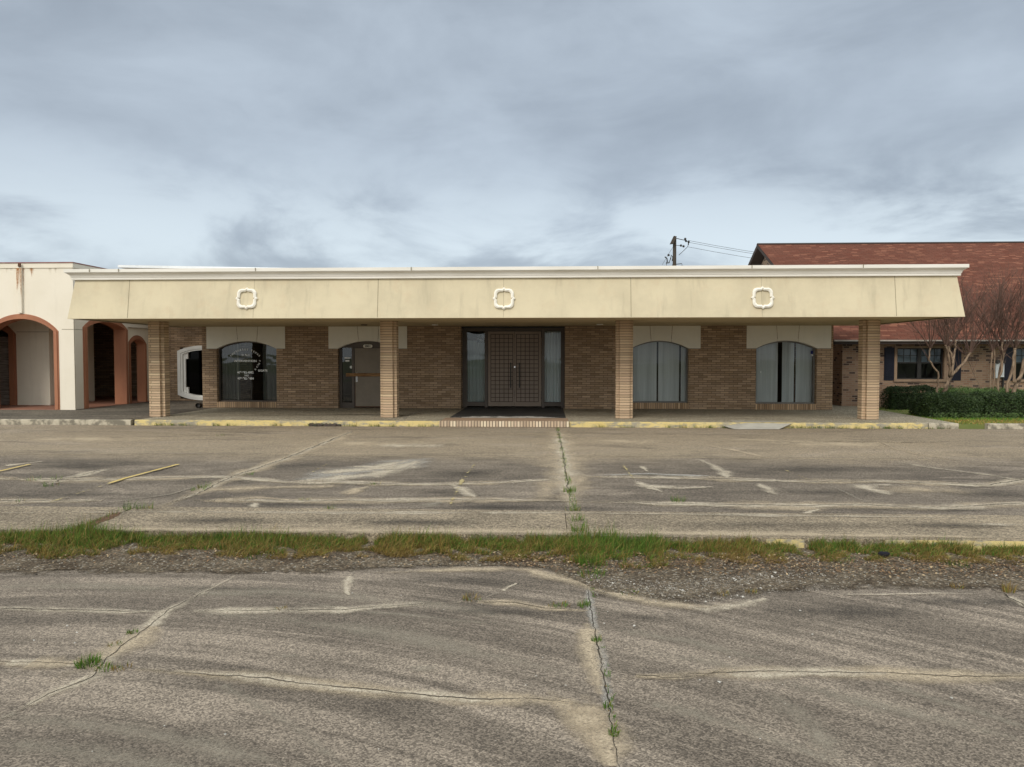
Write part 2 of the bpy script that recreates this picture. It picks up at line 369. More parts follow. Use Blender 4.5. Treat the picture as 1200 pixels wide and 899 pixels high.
def leafy(name, rough=.6, trans=.25):
    t = NT(name)
    a = t.n('ShaderNodeVertexColor', layer_name='tint')
    p = t.n('ShaderNodeBsdfPrincipled', {'Roughness': rough, 'Specular IOR Level': .25}); t.set(p, 'Base Color', a.outputs[0])
    tr = t.n('ShaderNodeBsdfTranslucent'); t.set(tr, 'Color', a.outputs[0])
    mx = t.n('ShaderNodeMixShader', {0: trans}); t.set(mx, 1, p.outputs[0]); t.set(mx, 2, tr.outputs[0])
    t.t.links.new(mx.outputs[0], t.out.inputs[0]); return t.mat
M['blade'] = leafy('grass_blade', .75, .15); M['leaf'] = leafy('hedge_leaf', .5, .15); M['litter'] = leafy('litter', .9, .0)

# ------------------------------------------------------------------ ground
XW = 45.0
def sheet(mb, x0, x1, y0, y1, z, m=0): mb.quad((x0, y0, z), (x1, y0, z), (x1, y1, z), (x0, y1, z), m)

g = MB(); sheet(g, -600, 600, -600, 900, -.30)
struct(g.build('ground', M['earth']), 'flat open ground reaching the horizon', 'ground')

# ribbons of silt, cracks, paint laid on the slabs
class Decals:
    def __init__(s, z, wf=1.0): s.wf = wf; s.later = []; s.mb = MB(); s.z = z; s.k = 0; s.mats = []
    def slot(s, key):
        if key not in s.mats: s.mats.append(key)
        return s.mats.index(key)
    def layer(s): s.k += 1; return s.z + .002 + .00014 * s.k
    def line(s, pts, w, key, jit=.0, step=.12, taper=True, world=False, wvar=.0, rough=0.0):
        P = [Vector((p[0], p[1], 0)) if world else gz(p[0], p[1], s.z) for p in pts]
        path = []
        for a, b in zip(P[:-1], P[1:]):
            n = max(1, int((b - a).length / step))
            for i in range(n): path.append(a.lerp(b, i / n))
        path.append(P[-1]); n = len(path); z = s.layer(); m = s.slot(key)
        L = []; R = []; u = 0; us = []; sd = random.random() * 90
        for i, p in enumerate(path):
            d = (path[min(i+1, n-1)] - path[max(i-1, 0)]).normalized(); nn = Vector((-d.y, d.x, 0))
            if i: u += (path[i] - path[i-1]).length
            us.append(u)
            off = jit * (mnoise.noise(Vector((u * 2.1, sd, 0))) + .6 * mnoise.noise(Vector((u * 7, sd, 4))))
            if rough: off += w * rough * (mnoise.noise(Vector((u * 16, sd, 2))) + mnoise.noise(Vector((u * 41, sd, 6)))) + .012 * mnoise.noise(Vector((u * 11, sd, 12)))
            ww = w * (1 + wvar * mnoise.noise(Vector((u * 1.3, sd, 9))))
            if taper: ww *= min(1, .35 + 3 * min(i, n - 1 - i) / n)
            q = p + nn * off
            L.append((q.x + nn.x*ww/2, q.y + nn.y*ww/2, z)); R.append((q.x - nn.x*ww/2, q.y - nn.y*ww/2, z))
        for i in range(n - 1):       # two strips so that uv.y runs 1 .. 0 .. 1 across
            c0 = tuple((a + b) / 2 for a, b in zip(L[i], R[i])); c1 = tuple((a + b) / 2 for a, b in zip(L[i+1], R[i+1]))
            e0 = .0 if not taper else max(0, 1 - 6 * min(i, n-1-i) / n) * .5
            s.mb.uv[len(s.mb.f)] = [(us[i], 0 + e0), (us[i+1], 0 + e0), (us[i+1], 1), (us[i], 1)]
            s.mb.quad(c0, c1, L[i+1], L[i], m)
            s.mb.uv[len(s.mb.f)] = [(us[i], 1), (us[i+1], 1), (us[i+1], 0 + e0), (us[i], 0 + e0)]
            s.mb.quad(R[i], R[i+1], c1, c0, m)
    def blob(s, px, py, rx, ry, key, rot=0.0):
        c = gz(px, py, s.z); z = s.layer(); m = s.slot(key); n = 28
        ring = []
        for i in range(n):
            t = 2*pi*i/n; x, y = rx*cos(t), ry*sin(t)
            ring.append((c.x + x*cos(rot) - y*sin(rot), c.y + x*sin(rot) + y*cos(rot), z))
        for i in range(n):
            s.mb.uv[len(s.mb.f)] = [(0, 0), (0, 1), (0, 1)]
            s.mb.add([(c.x, c.y, z), ring[i], ring[(i+1) % n]], [(0, 1, 2)], m)
    def crack(s, pts, sed=.22, gap=.018, key='d_sed', jit=.05):
        st = random.getstate()
        if sed: s.line(pts, sed * 2.3 * s.wf, key, jit, wvar=.9)
        if gap: s.later.append((pts, gap * 1.15, jit, st))
    def flush(s):      # the open gaps lie on top of the silt
        keep = random.getstate()
        for pts, w, jit, st in s.later:
            random.setstate(st); s.line(pts, w, 'd_crack', jit, .025, wvar=.7, rough=.5)
        s.later = []; random.setstate(keep)

# ---- far parking lot
YS0, YS1, YK = 8.05, 9.36, 20.85
lot = MB(); sheet(lot, -XW, XW, YS1, YK, 0)
D = Decals(0.0, 1.45)
for px, py, rx, ry, k in [(430,520,3.6,1.6,'d_sed'),(980,520,4.5,1.5,'d_sed'),(730,518,2.4,1.0,'d_sed'),(100,515,4,1.3,'d_sed'),
                          (330,592,2.6,.35,'d_darkst'),(90,548,2.2,.9,'d_darkst'),(560,555,1.8,.9,'d_darkst'),(330,545,1.6,.8,'d_darkst'),
                          (960,550,2.6,.9,'d_darkst'),(840,575,1.6,.6,'d_darkst'),(1080,597,2.2,.3,'d_darkst'),(520,577,1.2,.5,'d_darkst'),
                          (90,580,2.4,.7,'d_darkst'),(240,565,1.6,.6,'d_darkst'),(600,595,2.2,.32,'d_darkst'),(960,577,1.3,.5,'d_darkst'),(1170,580,1.0,.6,'d_darkst')]:
    D.blob(px, py, rx, ry, k)
D.crack([(-80,533),(0,533),(180,533),(330,534),(420,534),(540,535),(655,535),(800,536),(1000,538),(1200,540),(1290,541)], .10, .03, 'd_sed', .02)
D.crack([(-60,560),(0,561),(60,563),(140,562),(200,560),(270,559)], .26, .03)
D.crack([(270,559),(330,565),(410,566),(480,568),(540,567),(600,565),(655,560)], .22, .02)
D.crack([(655,560),(700,559),(800,560),(860,562),(950,565),(1020,564),(1100,567),(1160,569),(1200,563),(1280,560)], .22, .03)
D.crack([(-40,588),(0,588),(60,588),(120,587)], .24, .03)
D.crack([(225,586),(300,587),(350,588),(400,587),(450,587),(560,586),(650,587),(680,588)], .24, .02)
D.crack([(680,588),(750,590),(800,591),(870,593),(950,593),(1000,592),(1100,596),(1150,593),(1200,591),(1270,590)], .24, .025)
D.crack([(238,574),(330,571),(400,570)], .30, 0)
D.crack([(240,588),(300,583),(350,588)], .20, 0)
D.crack([(0,508),(130,506),(300,512),(395,514)], .10, .02)
D.crack([(460,513),(560,510),(660,511)], .09, .015)
D.crack([(420,503),(335,538),(275,558),(235,577),(178,598)], .34, .035, 'd_sed', .03)
D.crack([(653,500),(656,515),(660,535),(664,560),(668,580),(672,598)], .46, .022, 'd_sed', .03)
D.crack([(940,517),(1000,518),(1060,519),(1115,518)], .12, .06, 'd_sed', .05)
D.crack([(820,517),(880,516),(940,517)], .12, .0, 'd_sed', .05)
D.crack([(1030,519),(1045,525),(1080,533),(1120,540)], .12, .02, 'd_sed', .05)
D.crack([(1040,541),(1100,549),(1160,557),(1230,568)], .14, .03, 'd_sedwhite', .04)
D.crack([(817,538),(838,547),(850,554),(851,561)], .12, .0, 'd_sedwhite', .05)
D.crack([(822,521),(860,528),(900,537)], .10, .0, 'd_sed', .05)
D.crack([(885,565),(895,572),(912,580)], .11, .0, 'd_sedwhite', .05)
D.crack([(1008,567),(1020,574),(1043,580)], .24, .0, 'd_sedwhite', .03)
D.crack([(940,605),(950,600),(960,597)], .06, .0, 'd_sedwhite', .02)
D.crack([(1020,570),(1030,573)], .1, .0)
D.crack([(0,548),(25,544),(50,541)], .14, 0, 'd_sedwhite')
D.crack([(50,570),(75,562),(130,549)], .14, .02, 'd_sedwhite', .05)
D.crack([(750,546),(760,553)], .07, 0, 'd_sedwhite', .03)
D.crack([(300,598),(299,590)], .05, 0, 'd_sedwhite')
D.line([(340,564),(400,556),(450,548),(500,537)], 1.9, 'd_grey', .1)
D.line([(330,566),(390,562),(440,556),(470,548),(490,540)], 1.1, 'd_sedwhite', .1); D.line([(360,556),(420,551),(470,545)], .9, 'd_sedwhite', .1)
for seam in ([(-60,560),(60,563),(140,562),(200,560),(270,559),(330,565),(410,566),(480,568),(540,567),(600,565),(655,560)], [(655,560),(700,559),(800,560),(860,562),(950,565),(1020,564),(1100,567),(1160,569),(1200,563),(1280,560)],
             [(-40,588),(60,588),(120,587)], [(225,586),(300,587),(350,588),(400,587),(450,587),(560,586),(650,587),(680,588)], [(680,588),(750,590),(800,591),(870,593),(950,593),(1000,592),(1100,596),(1150,593),(1200,591),(1270,590)]):
    D.line(seam, .50, 'd_sedwhite', .05, wvar=.8)
D.line([(420,503),(335,538),(275,558),(235,577),(178,598)], .36, 'd_sedwhite', .04, wvar=.8); D.line([(654,505),(660,535),(664,560),(668,580),(672,598)], .7, 'd_sedwhite', .05, wvar=.8)
D.line([(740,590),(800,592),(880,593)], .45, 'd_sedwhite', .06)
D.line([(340,568),(400,566),(470,566)], .5, 'd_sedwhite', .1)
D.line([(400,547),(440,548),(480,540)], .6, 'd_sedwhite', .1)
D.line([(405,582),(420,574),(430,571)], .5, 'd_sed', .1)
D.line([(525,566),(540,575),(555,584)], .42, 'd_sedwhite', .08)
D.line([(540,567),(600,566),(652,562)], .30, 'd_sedwhite', .06)
D.line([(745,563),(760,570),(775,577)], .34, 'd_sedwhite', .08)
D.line([(755,571),(800,573),(835,571)], .42, 'd_sedwhite', .08)
D.line([(700,567),(716,568)], .25, 'd_sedwhite', .04)
D.line([(690,558),(760,556),(840,559)], .38, 'd_grey', .04)
D.blob(1085, 575, 1.05, .62, 'd_sed'); D.blob(1035, 569, .35, .2, 'd_sedwhite'); D.blob(775, 571, .7, .3, 'd_sedwhite')
D.blob(480, 523, 1.3, .8, 'd_sedwhite'); D.blob(640, 575, .35, 1.1, 'd_sed'); D.blob(680, 565, .35, 1.4, 'd_sed')
D.line([(500,598),(505,592),(515,589)], .5, 'd_sweep', .02)
D.line([(270,560),(200,580),(110,592)], .16, 'd_sweep', .02)
D.line([(940,560),(985,575),(1020,592)], .16, 'd_sweep', .02)
D.flush(); b0 = len(lot.v); keys = D.mats
for i, f in enumerate(D.mb.f):
    if i in D.mb.uv: lot.uv[len(lot.f) + i] = D.mb.uv[i]
lot.v += D.mb.v; lot.f += [tuple(b0 + k for k in f) for f in D.mb.f]; lot.m += [1 + m for m in D.mb.m]
LOT = struct(lot.build('parking_lot', [M['lot']] + [M[k] for k in keys]), 'cracked tan and grey concrete car park before the building', 'parking lot')
for pts, key, w in [([(-40,559),(0,552),(35,544)], 'd_yellow', .11), ([(129,566),(148,560),(209,544)], 'd_yellow', .11), ([(366,553),(383,544)], 'd_yellowworn', .11),
               ([(527,592),(541,564),(556,544)], 'd_yellowworn', .16), ([(730,545),(737,554),(745,564)], 'd_yellowworn', .16), ([(913,548),(945,561)], 'd_yellowworn', .10), ([(60,588),(130,566)], 'd_yellowworn', .10)]:
    d = Decals(.022); d.line(pts, w, key, 0, .3, taper=False); d.mb.build('painted_line', [M[k] for k in d.mats], LOT)

# ---- raised concrete strip with a kerb face towards the road
ZN = -.10
st = MB()
jl0, jl1 = gz(72, 629, .03).x, gz(141, 600.5, .03).x
for (x0, xb0), (x1, xb1), dz in [((-XW, -XW), (jl0 - .03, jl1 - .03), -.012), ((jl0 + .03, jl1 + .03), (.212, .212), .0), ((.220, .220), (12.4, 12.4), -.004), ((12.42, 12.42), (XW, XW), 0)]:
    st.prismz([(x0, YS0), (x1, YS0), (xb1, YS1), (xb0, YS1)], ZN - .1, .035 + dz, 0)
d = Decals(.036)
d.crack([(-30,601),(200,600),(420,601),(650,601),(900,604),(1230,608)], .10, .012, 'd_sedwhite', .01)
d.line([(72,629),(105,615),(141,600.5)], .30, 'd_root', .03)
d.crack([(690,615),(710,617),(730,616)], .05, .018, 'd_sed', .02)
for px, py, rx, ry in [(260,610,1.6,.35),(480,612,1.9,.35),(900,615,2.6,.35),(1120,616,1.3,.3)]: d.blob(px, py, rx, ry, 'd_darkst')
d.blob(318, 622, .35, .10, 'd_sedwhite'); d.blob(1170, 615, .5, .12, 'd_sedwhite')
d.line([(-30,619),(300,621),(620,623),(900,626),(1230,631)], .50, 'd_sed', .02)
d.flush(); b0 = len(st.v); nf = len(st.f)
for i in d.mb.uv: st.uv[nf + i] = d.mb.uv[i]
st.v += d.mb.v; st.f += [tuple(b0 + k for k in f) for f in d.mb.f]; st.m += [1 + m for m in d.mb.m]
STRIP = struct(st.build('concrete_strip', [M['strip']] + [M[k] for k in d.mats]), 'raised pale concrete strip between grass and car park', 'concrete strip')
k = MB(); xk0 = gz(1045, 640, 0).x
k.box(xk0, XW, YS0 - .012, YS0 - .001, ZN, .026)
k.box(gz(905, 640, 0).x, gz(950, 640, 0).x, YS0 - .012, YS0 - .001, ZN, .02)
k.build('painted_edge', M['yellowkerb'], STRIP)

# ---- near driveway
nr = MB(); sheet(nr, -XW, XW, -30, YS0, ZN)
D = Decals(ZN)
def P(*a): return list(a)
# broad swept silt arcs
for pts, w in [([(60,690),(250,690),(420,700),(560,717),(700,742)], .35), ([(200,716),(350,728),(520,755),(690,795)], .42), ([(330,705),(480,722),(700,742)], .14),
               ([(-80,690),(120,686),(330,700)], .28), ([(-60,865),(120,885),(260,915)], .34), ([(-40,835),(160,858),(360,899)], .30), ([(700,760),(820,775),(960,812),(1130,850),(1260,885)], .30),
               ([(720,815),(860,850),(1000,905)], .26), ([(880,800),(940,840),(985,890)], .34), ([(700,735),(800,752),(930,780)], .22), ([(240,790),(340,850),(400,899)], .18), ([(1000,790),(1140,835),(1260,870)], .16)]:
    D.line(pts, w * 1.5, 'd_sweep', .03, taper=True)
for px, py, rx, ry in [(530,682,1.6,.32),(600,718,1.3,.16),(1000,718,1.7,.35),(1130,706,1.4,.25),(260,690,1.2,.12),(760,724,.9,.25)]:
    D.blob(px, py, rx, ry, 'd_darkst')
D.crack([(-40,713),(60,715),(150,717),(190,717)], .10, .014, 'd_sedwhite', .015)
D.crack([(190,717),(300,716),(400,716),(440,712),(480,709),(540,706)], .13, .012, 'd_sedwhite', .02)
D.crack([(540,706),(600,707),(640,713),(690,716)], .10, .012, 'd_sed', .03)
D.crack([(-30,776),(45,778),(90,779),(110,781)], .11, .010, 'd_sed', .015)
D.crack([(140,782),(160,785),(220,790),(280,793),(340,800),(400,807),(450,811),(520,818),(560,821),(620,820),(660,824),(705,828)], .16, .013, 'd_sed', .025)
D.crack([(715,797),(790,792),(850,790),(900,788),(960,789),(1040,790),(1100,793),(1200,795),(1280,797)], .15, .010, 'd_sed', .02)
D.line([(200,788),(280,793),(340,800),(400,807),(450,811),(520,818),(560,821),(620,820)], .20, 'd_sedwhite', .025, wvar=.8); D.line([(830,792),(900,788),(960,789),(1040,790)], .26, 'd_sedwhite', .03)
D.line([(-20,777),(40,777),(110,779)], .22, 'd_sedwhite', .02); D.line([(640,812),(690,845),(716,895)], .4, 'd_sed', .06)
D.crack([(840,795),(950,790),(1000,789)], .10, 0, 'd_sedwhite', .02)
D.crack([(686,672),(690,700),(697,740),(703,770),(710,810),(716,850),(726,905)], .07, .012, 'd_grey', .008)
D.line([(688,725),(694,760),(703,815)], .30, 'd_sed', .03); D.line([(680,815),(700,845),(716,899)], .5, 'd_sed', .05)
D.crack([(-20,856),(10,842),(60,815),(105,795),(125,772),(160,745),(195,717),(225,703),(275,675)], .10, .009, 'd_sedwhite', .03)
D.line([(5,843),(60,813),(105,792)], .13, 'd_sedwhite', .03, wvar=.8)
D.line([(60,800),(100,784),(150,755),(180,735)], .6, 'd_sed', .05)
D.crack([(570,701),(590,693),(606,684)], .06, .0, 'd_sedwhite', .03)
D.crack([(416,670),(406,682),(409,698)], .06, .0, 'd_sedwhite', .03)
D.crack([(0,777),(40,775),(90,776)], .18, 0)
D.crack([(720,788),(745,792),(800,795),(850,785)], .06, .012, 'd_sed', .03)
D.line([(975,697),(1030,698),(1100,696),(1140,697)], .09, 'd_sedwhite', .02)
D.crack([(1165,690),(1185,700),(1210,713)], .10, .02, 'd_sedwhite', .05)
D.blob(495, 785, .28, .14, 'd_sweep'); D.blob(690, 845, .28, .3, 'd_sed'); D.blob(340, 770, .25, .12, 'd_sweep')
D.line([(440,672),(540,668),(620,668),(690,688),(760,706),(830,713),(870,705)], .4, 'd_sed', .05)
D.line([(790,709),(825,715),(870,710),(900,703)], .34, 'd_sedwhite', .05)
D.flush(); b0 = len(nr.v); nf = len(nr.f)
for i in D.mb.uv: nr.uv[nf + i] = D.mb.uv[i]
nr.v += D.mb.v; nr.f += [tuple(b0 + q for q in f) for f in D.mb.f]; nr.m += [1 + m for m in D.mb.m]
struct(nr.build('driveway', [M['near']] + [M[q] for q in D.mats]), 'worn grey concrete driveway with long cracks and a seam', 'driveway')

# ---- dirt band beside the grass
edge_px = [(-150,676),(-60,674),(0,672),(60,673),(140,671),(270,674),(300,671),(400,669),(480,665),(560,663),(640,666),(688,690),(700,697),(740,702),(800,708),(840,703),(870,698),(960,690),(1060,690),(1100,692),(1170,690),(1200,694),(1300,700)]
E_ = [gz(p[0], p[1], ZN) for p in edge_px]
def edge_y(x):
    if x <= E_[0].x: return E_[0].y
    for a, b in zip(E_[:-1], E_[1:]):
        if a.x <= x <= b.x:
            return a.y + (b.y - a.y) * (x - a.x) / (b.x - a.x)
    return E_[-1].y
db = MB(); x = -20.0; zz = ZN + .032
while x < 20:
    x2 = x + .1; ya, yb = edge_y(x) - .12, edge_y(x2) - .12
    rows = [(0, 0), (.5, .25), (1, 1)]
    for (t0, v0), (t1, v1) in zip(rows[:-1], rows[1:]):
        f = lambda yy, t: YS0 + (yy - YS0) * t
        db.uv[len(db.f)] = [(x, v1), (x2, v1), (x2, v0), (x, v0)]
        db.quad((x, f(ya, t1), zz - .027*t1), (x2, f(yb, t1), zz - .027*t1), (x2, f(yb, t0), zz - .027*t0), (x, f(ya, t0), zz - .027*t0))
    x = x2
struct(db.build('dirt', M['d_dirt']), 'dark gutter dirt between the grass strip and the driveway', 'dirt', 'stuff')

# ---- gravel, leaf litter
def stone(mb, p, r, col):
    vs = []
    sx, sy, sz = [r * random.uniform(.6, 1.3) for _ in range(3)]; sz *= .6; a = random.random() * pi
    for d in ((1,0,0),(-.6,.8,0),(-.5,-.8,0),(.1,.1,1),(.55,.55,.6),(-.4,-.1,.85)):
        X = d[0]*sx*cos(a) - d[1]*sy*sin(a); Y = d[0]*sx*sin(a) + d[1]*sy*cos(a)
        vs.append((p[0]+X, p[1]+Y, p[2]+d[2]*sz))
    mb.add(vs, [(0,4,3),(0,1,4),(1,5,4),(4,5,3),(1,2,5),(2,3,5),(2,0,3)])
    mb.col += [col] * 6
gv = MB(); gv.col = []
def stone_col():
    r = random.random()
    if r < .07: b = random.uniform(.42, .65); return (b, b*.96, b*.88)
    if r < .5: b = random.uniform(.16, .32); return (b, b*.90, b*.77)
    b = random.uniform(.06, .15); return (b, b*.85, b*.70)
for i in range(9000):
    x = random.uniform(-7.5, 7.5); e = edge_y(x); t = random.random() ** .8
    y = e - .05 + (YS0 - .35 - e) * t
    if i % 2 == 0: x = gz(random.uniform(690, 1010), 695, ZN).x; e = edge_y(x); y = random.uniform(e - .05, e + .55)
    stone(gv, (x, y, ZN + .003 + .025 * max(0, (y - e))), random.uniform(.003, .010) * (1.9 if random.random() < .05 else 1), stone_col())
for i in range(420):
    p = gz(random.uniform(0, 1200), 899 - 210 * random.random() ** .8, ZN)
    stone(gv, (p.x, p.y, ZN + .012), random.uniform(.002, .006), stone_col())
for px, py, r in [(938,718,.016),(743,736,.020),(712,719,.014),(708,733,.012),(843,802,.022),(820,800,.012),(855,773,.012),(600,752,.010),(952,746,.014),(1152,759,.010),(79,736,.02),(88,756,.016),(40,753,.02),(55,757,.014),(90,744,.015),(663,806,.012),(616,806,.010),(470,700,.012),(413,697,.014),(558,793,.011),(628,795,.010),(193,854,.012),(264,864,.014),(1105,729,.016),(1115,821,.018),(984,743,.01),(905,678,.03)]:
    p = gz(px, py, ZN); b = random.uniform(.36, .55); r *= .68
    stone(gv, (p.x, p.y, ZN + .016), r, (b, b*.97, b*.9) if random.random() < .8 else (.06, .055, .05))
struct(gv.build('gravel', M['litter']), 'loose gravel and chips scattered along the gutter', 'gravel', 'stuff')
lt = MB(); lt.col = []
for i in range(6500):
    x = random.uniform(-7.5, 7.5)
    if random.random() < .55: x = gz(random.uniform(590, 1250), 660, ZN).x
    y = random.choice([random.uniform(7.0, 7.75), random.gauss(7.35, .14)])
    if y < edge_y(x) - .1: continue
    r = random.uniform(.007, .019); a = random.random() * 6.3; c = Vector((x, y, ZN + .03 + random.random() * .03))
    u = Vector((cos(a), sin(a), random.uniform(-.5, .5))) * r; w = Vector((-sin(a), cos(a), random.uniform(-.6, .6))) * r * .5
    lt.add([c - u, c + w * 1.0, c + u, c - w], [(0, 3, 2, 1)])
    q = random.random(); k = random.uniform(.7, 1.3)
    col = (.20*k, .125*k, .07*k) if q < .5 else ((.10*k, .065*k, .045*k) if q < .8 else (.34*k, .255*k, .155*k))
    lt.col += [col] * 4
struct(lt.build('fallen_leaves', M['litter']), 'brown leaf litter along the foot of the grass strip', 'leaves', 'stuff')

# ---- grass
def blade(mb, p, h, lean, az, w, col, tip):
    d = Vector((cos(az), sin(az), 0)); s_ = Vector((-sin(az + 1.1), cos(az + 1.1), 0)) * w
    p = Vector(p); m1 = p + Vector((0, 0, h * .5)) + d * lean * .25; t = p + Vector((0, 0, h * (1 - .3 * min(1, lean / max(h, .01))))) + d * lean
    mb.add([p - s_, p + s_, m1 + s_ * .75, m1 - s_ * .75, t], [(0, 1, 2, 3), (3, 2, 4)])
    mb.col += [col, col, tuple((a + b) / 2 for a, b in zip(col, tip)), tuple((a + b) / 2 for a, b in zip(col, tip)), tip]
GREEN = [(.062, .135, .016), (.085, .165, .020), (.042, .092, .014), (.11, .165, .026)]
STRAW = [(.22, .15, .038), (.17, .115, .03), (.27, .20, .07), (.13, .08, .026)]
def gcol(f):
    c = random.choice(GREEN) if random.random() < f else random.choice(STRAW); k = random.uniform(.75, 1.3)
    return tuple(x * k for x in c)
gr = MB(); gr.col = []
def strip_height(x):
    px = 600 + (x / 8.0 + .0477) * F
    h = .138 + .055 * mnoise.noise(Vector((x * 1.1, 3, 0))) + .05 * mnoise.noise(Vector((x * 4, 8, 0)))
    h += .08 * math.exp(-((px - 85) / 45) ** 2) + .07 * math.exp(-((px - 700) / 40) ** 2) + .03 * math.exp(-((px - 760) / 30) ** 2) - .03 * (px > 880)
    return max(.035, h), px
for i in range(170000):
    x = random.uniform(-11, 11); h, px = strip_height(x)
    wdt = .60 + .14 * mnoise.noise(Vector((x * .9, 0, 5))) + .16 * math.exp(-((px - 85) / 60) ** 2) + .22 * math.exp(-((px - 740) / 70) ** 2) - .1 * (px > 960)
    t = random.random() ** 1.7; y = YS0 - .015 - wdt * t
    clump = mnoise.noise(Vector((x * 5, y * 6, 1))) + .55 * mnoise.noise(Vector((x * 1.7, 4, 9)))
    if clump < -.38 + .50 * t: continue
    hh = h * random.uniform(.25, 1.15) * (1.5 if random.random() < .10 else 1) * (1.0 - .62 * t)
    gf = .74 - .75 * t + .35 * mnoise.noise(Vector((x * .8, 7, 2))) + .25 * math.exp(-((px - 85) / 70) ** 2) + .3 * math.exp(-((px - 720) / 60) ** 2)
    c = gcol(gf); tip = tuple(v * 1.3 for v in c) if random.random() < .7 else random.choice(STRAW)
    blade(gr, (x, y, ZN + .02), hh, random.uniform(.01, .09) * (1 + t), random.uniform(0, 6.3), random.uniform(.0016, .0037), c, tip)
def tuft(mb, px, py, n, r, h, gf=.85, z=ZN, ry=None):
    c = gz(px, py, z)
    for i in range(n):
        a = random.random() * 6.3; q = r * sqrt(random.random())
        x, y = c.x + q * cos(a), c.y + (ry or r) / r * q * sin(a)
        cc = gcol(gf)
        blade(mb, (x, y, z + .002), h * random.uniform(.4, 1.2), random.uniform(.01, .7) * h, atan2(y - c.y, x - c.x) + random.uniform(-1, 1), random.uniform(.0016, .0035), cc, tuple(v * 1.25 for v in cc))
# joints and kerb foot
for i in range(80):
    t = random.random(); py = 502 + (600 - 502) * t; px = 653 + (673 - 653) * t
    tuft(gr, px, py, random.choice([4, 8, 14]), .05, random.uniform(.04, .10), .85, 0.0, .12)
for px, py, n, h in [(795,588,60,.1),(667,577,60,.12),(671,600,60,.10),(675,610,60,.10),(679,623,90,.14),(240,572,50,.09),(232,575,30,.08),(290,557,24,.07),(60,570,30,.1),(40,563,26,.1),(25,588,16,.05),(355,587,16,.06),(258,511,20,.08),(65,562,20,.08),(440,568,24,.06),(790,571,0,.1)]:
    if n: tuft(gr, px, py, n, .10, h, .85, .0 if py < 601 else .035, .10)
for i in range(34): tuft(gr, 142 + 36*random.random(), 599 + random.random(), 3, .05, .15, .8, .0)
for i in range(16): tuft(gr, 380 + 12*random.random(), 599.5, 3, .03, .12, .8, .0)
for i in range(45):
    t = random.random(); tuft(gr, 72 + 69 * t, 626 - 25.5 * t, 4, .04, random.uniform(.03, .09), .6, .035)
for px0, px1, n in [(172, 200, 14), (205, 232, 8), (245, 256, 5), (262, 275, 5), (315, 330, 5), (355, 372, 10), (400, 420, 8), (430, 470, 12), (480, 520, 9), (530, 560, 5), (580, 600, 3), (640, 660, 8), (690, 750, 12), (780, 800, 7), (812, 865, 26), (920, 1000, 34), (1005, 1050, 18), (1060, 1100, 10)]:
    for i in range(n):
        px = random.uniform(px0, px1); c = gz(px, 500, 0)
        yy = YK - random.uniform(.01, .07)
        for q in range(9):
            cc = gcol(.75); blade(gr, (c.x + random.gauss(0, .05), yy, .001), random.uniform(.03, .13), random.uniform(.01, .08), random.uniform(3.2, 6.2), .0035, cc, tuple(v * 1.2 for v in cc))
for i in range(30):
    t = random.random(); tuft(gr, 687 + 33 * t, 672 + 190 * t ** 1.5, random.choice([3, 6, 10]), .018, random.uniform(.02, .05), .85)
for px, py, n, h in [(690,664,240,.16),(686,650,200,.2),(693,676,90,.10),(300,655,60,.08),(985,660,90,.08),(1120,665,120,.08)]:
    tuft(gr, px, py, n, .12, h, .85)
struct(gr.build('grass', M['blade']), 'rough grass growing in the kerb strip, joints and kerb foot', 'grass', 'stuff')

# single weed tufts in the driveway cracks
for px, py, n, r, h, gf, lab in [
    (103, 780, 160, .075, .075, .95, 'largest bright green grass tuft where two driveway cracks cross'),
    (122, 785, 60, .06, .05, .9, 'low green weed just right of the largest tuft in the crack crossing'),
    (155, 742, 60, .045, .03, .9, 'small green tuft in the diagonal crack above the largest tuft'),
    (134, 757, 40, .05, .025, .5, 'flat half dry tuft in the diagonal crack between two green tufts'),
    (142, 784, 50, .06, .035, .2, 'dry brown tuft right of the crack crossing'),
    (552, 702, 70, .09, .05, .25, 'dry straw coloured weed on the cross crack left of the seam'),
    (655, 711, 70, .09, .04, .7, 'flat green weed on the cross crack beside the long seam'),
    (684, 711, 60, .05, .06, .9, 'upright green tuft in the long seam at the cross crack'),
    (699, 752, 50, .035, .05, .95, 'single green tuft in the middle of the long seam'),
    (712, 830, 40, .03, .04, .9, 'small green tuft low in the long seam where the crack meets it'),
    (719, 862, 50, .03, .05, .9, 'lowest green tuft in the long driveway seam'),
    (738, 696, 50, .09, .03, .6, 'flat weed on the slab edge right of the long seam'),
    (1181, 694, 60, .05, .10, .05, 'dry brown grass stalks at the slab edge far right'),
    (1121, 689, 40, .06, .05, .05, 'low dry tuft on the pale slab edge left of the stalks'),
    (880, 695, 40, .05, .05, .15, 'dry tuft at the right end of the gravel patch'),
    (848, 698, 40, .06, .05, .15, 'dry tuft in the middle of the gravel patch'),
    (330, 714, 30, .05, .03, .2, 'thin dry tuft on the cross crack left of centre')]:
    w = MB(); w.col = []; tuft(w, px, py, n, r, h, gf)
    tag(w.build('weed_tuft', M['blade']), lab, 'weed', 'weeds in the driveway cracks')
# dark lump in the litter
c = gz(1036, 656, ZN); w = MB(); w.col = []
for i in range(5):
    w.ball((c.x + random.uniform(-.05, .05), c.y + random.uniform(-.03, .03), ZN + .06), random.uniform(.02, .038), 0, 7, 5, (1.1, .8, .8))
w.col = [(.012, .012, .018)] * len(w.v)
tag(w.build('trash_bag', M['litter']), 'small crumpled black bag lying in the leaf litter', 'litter')

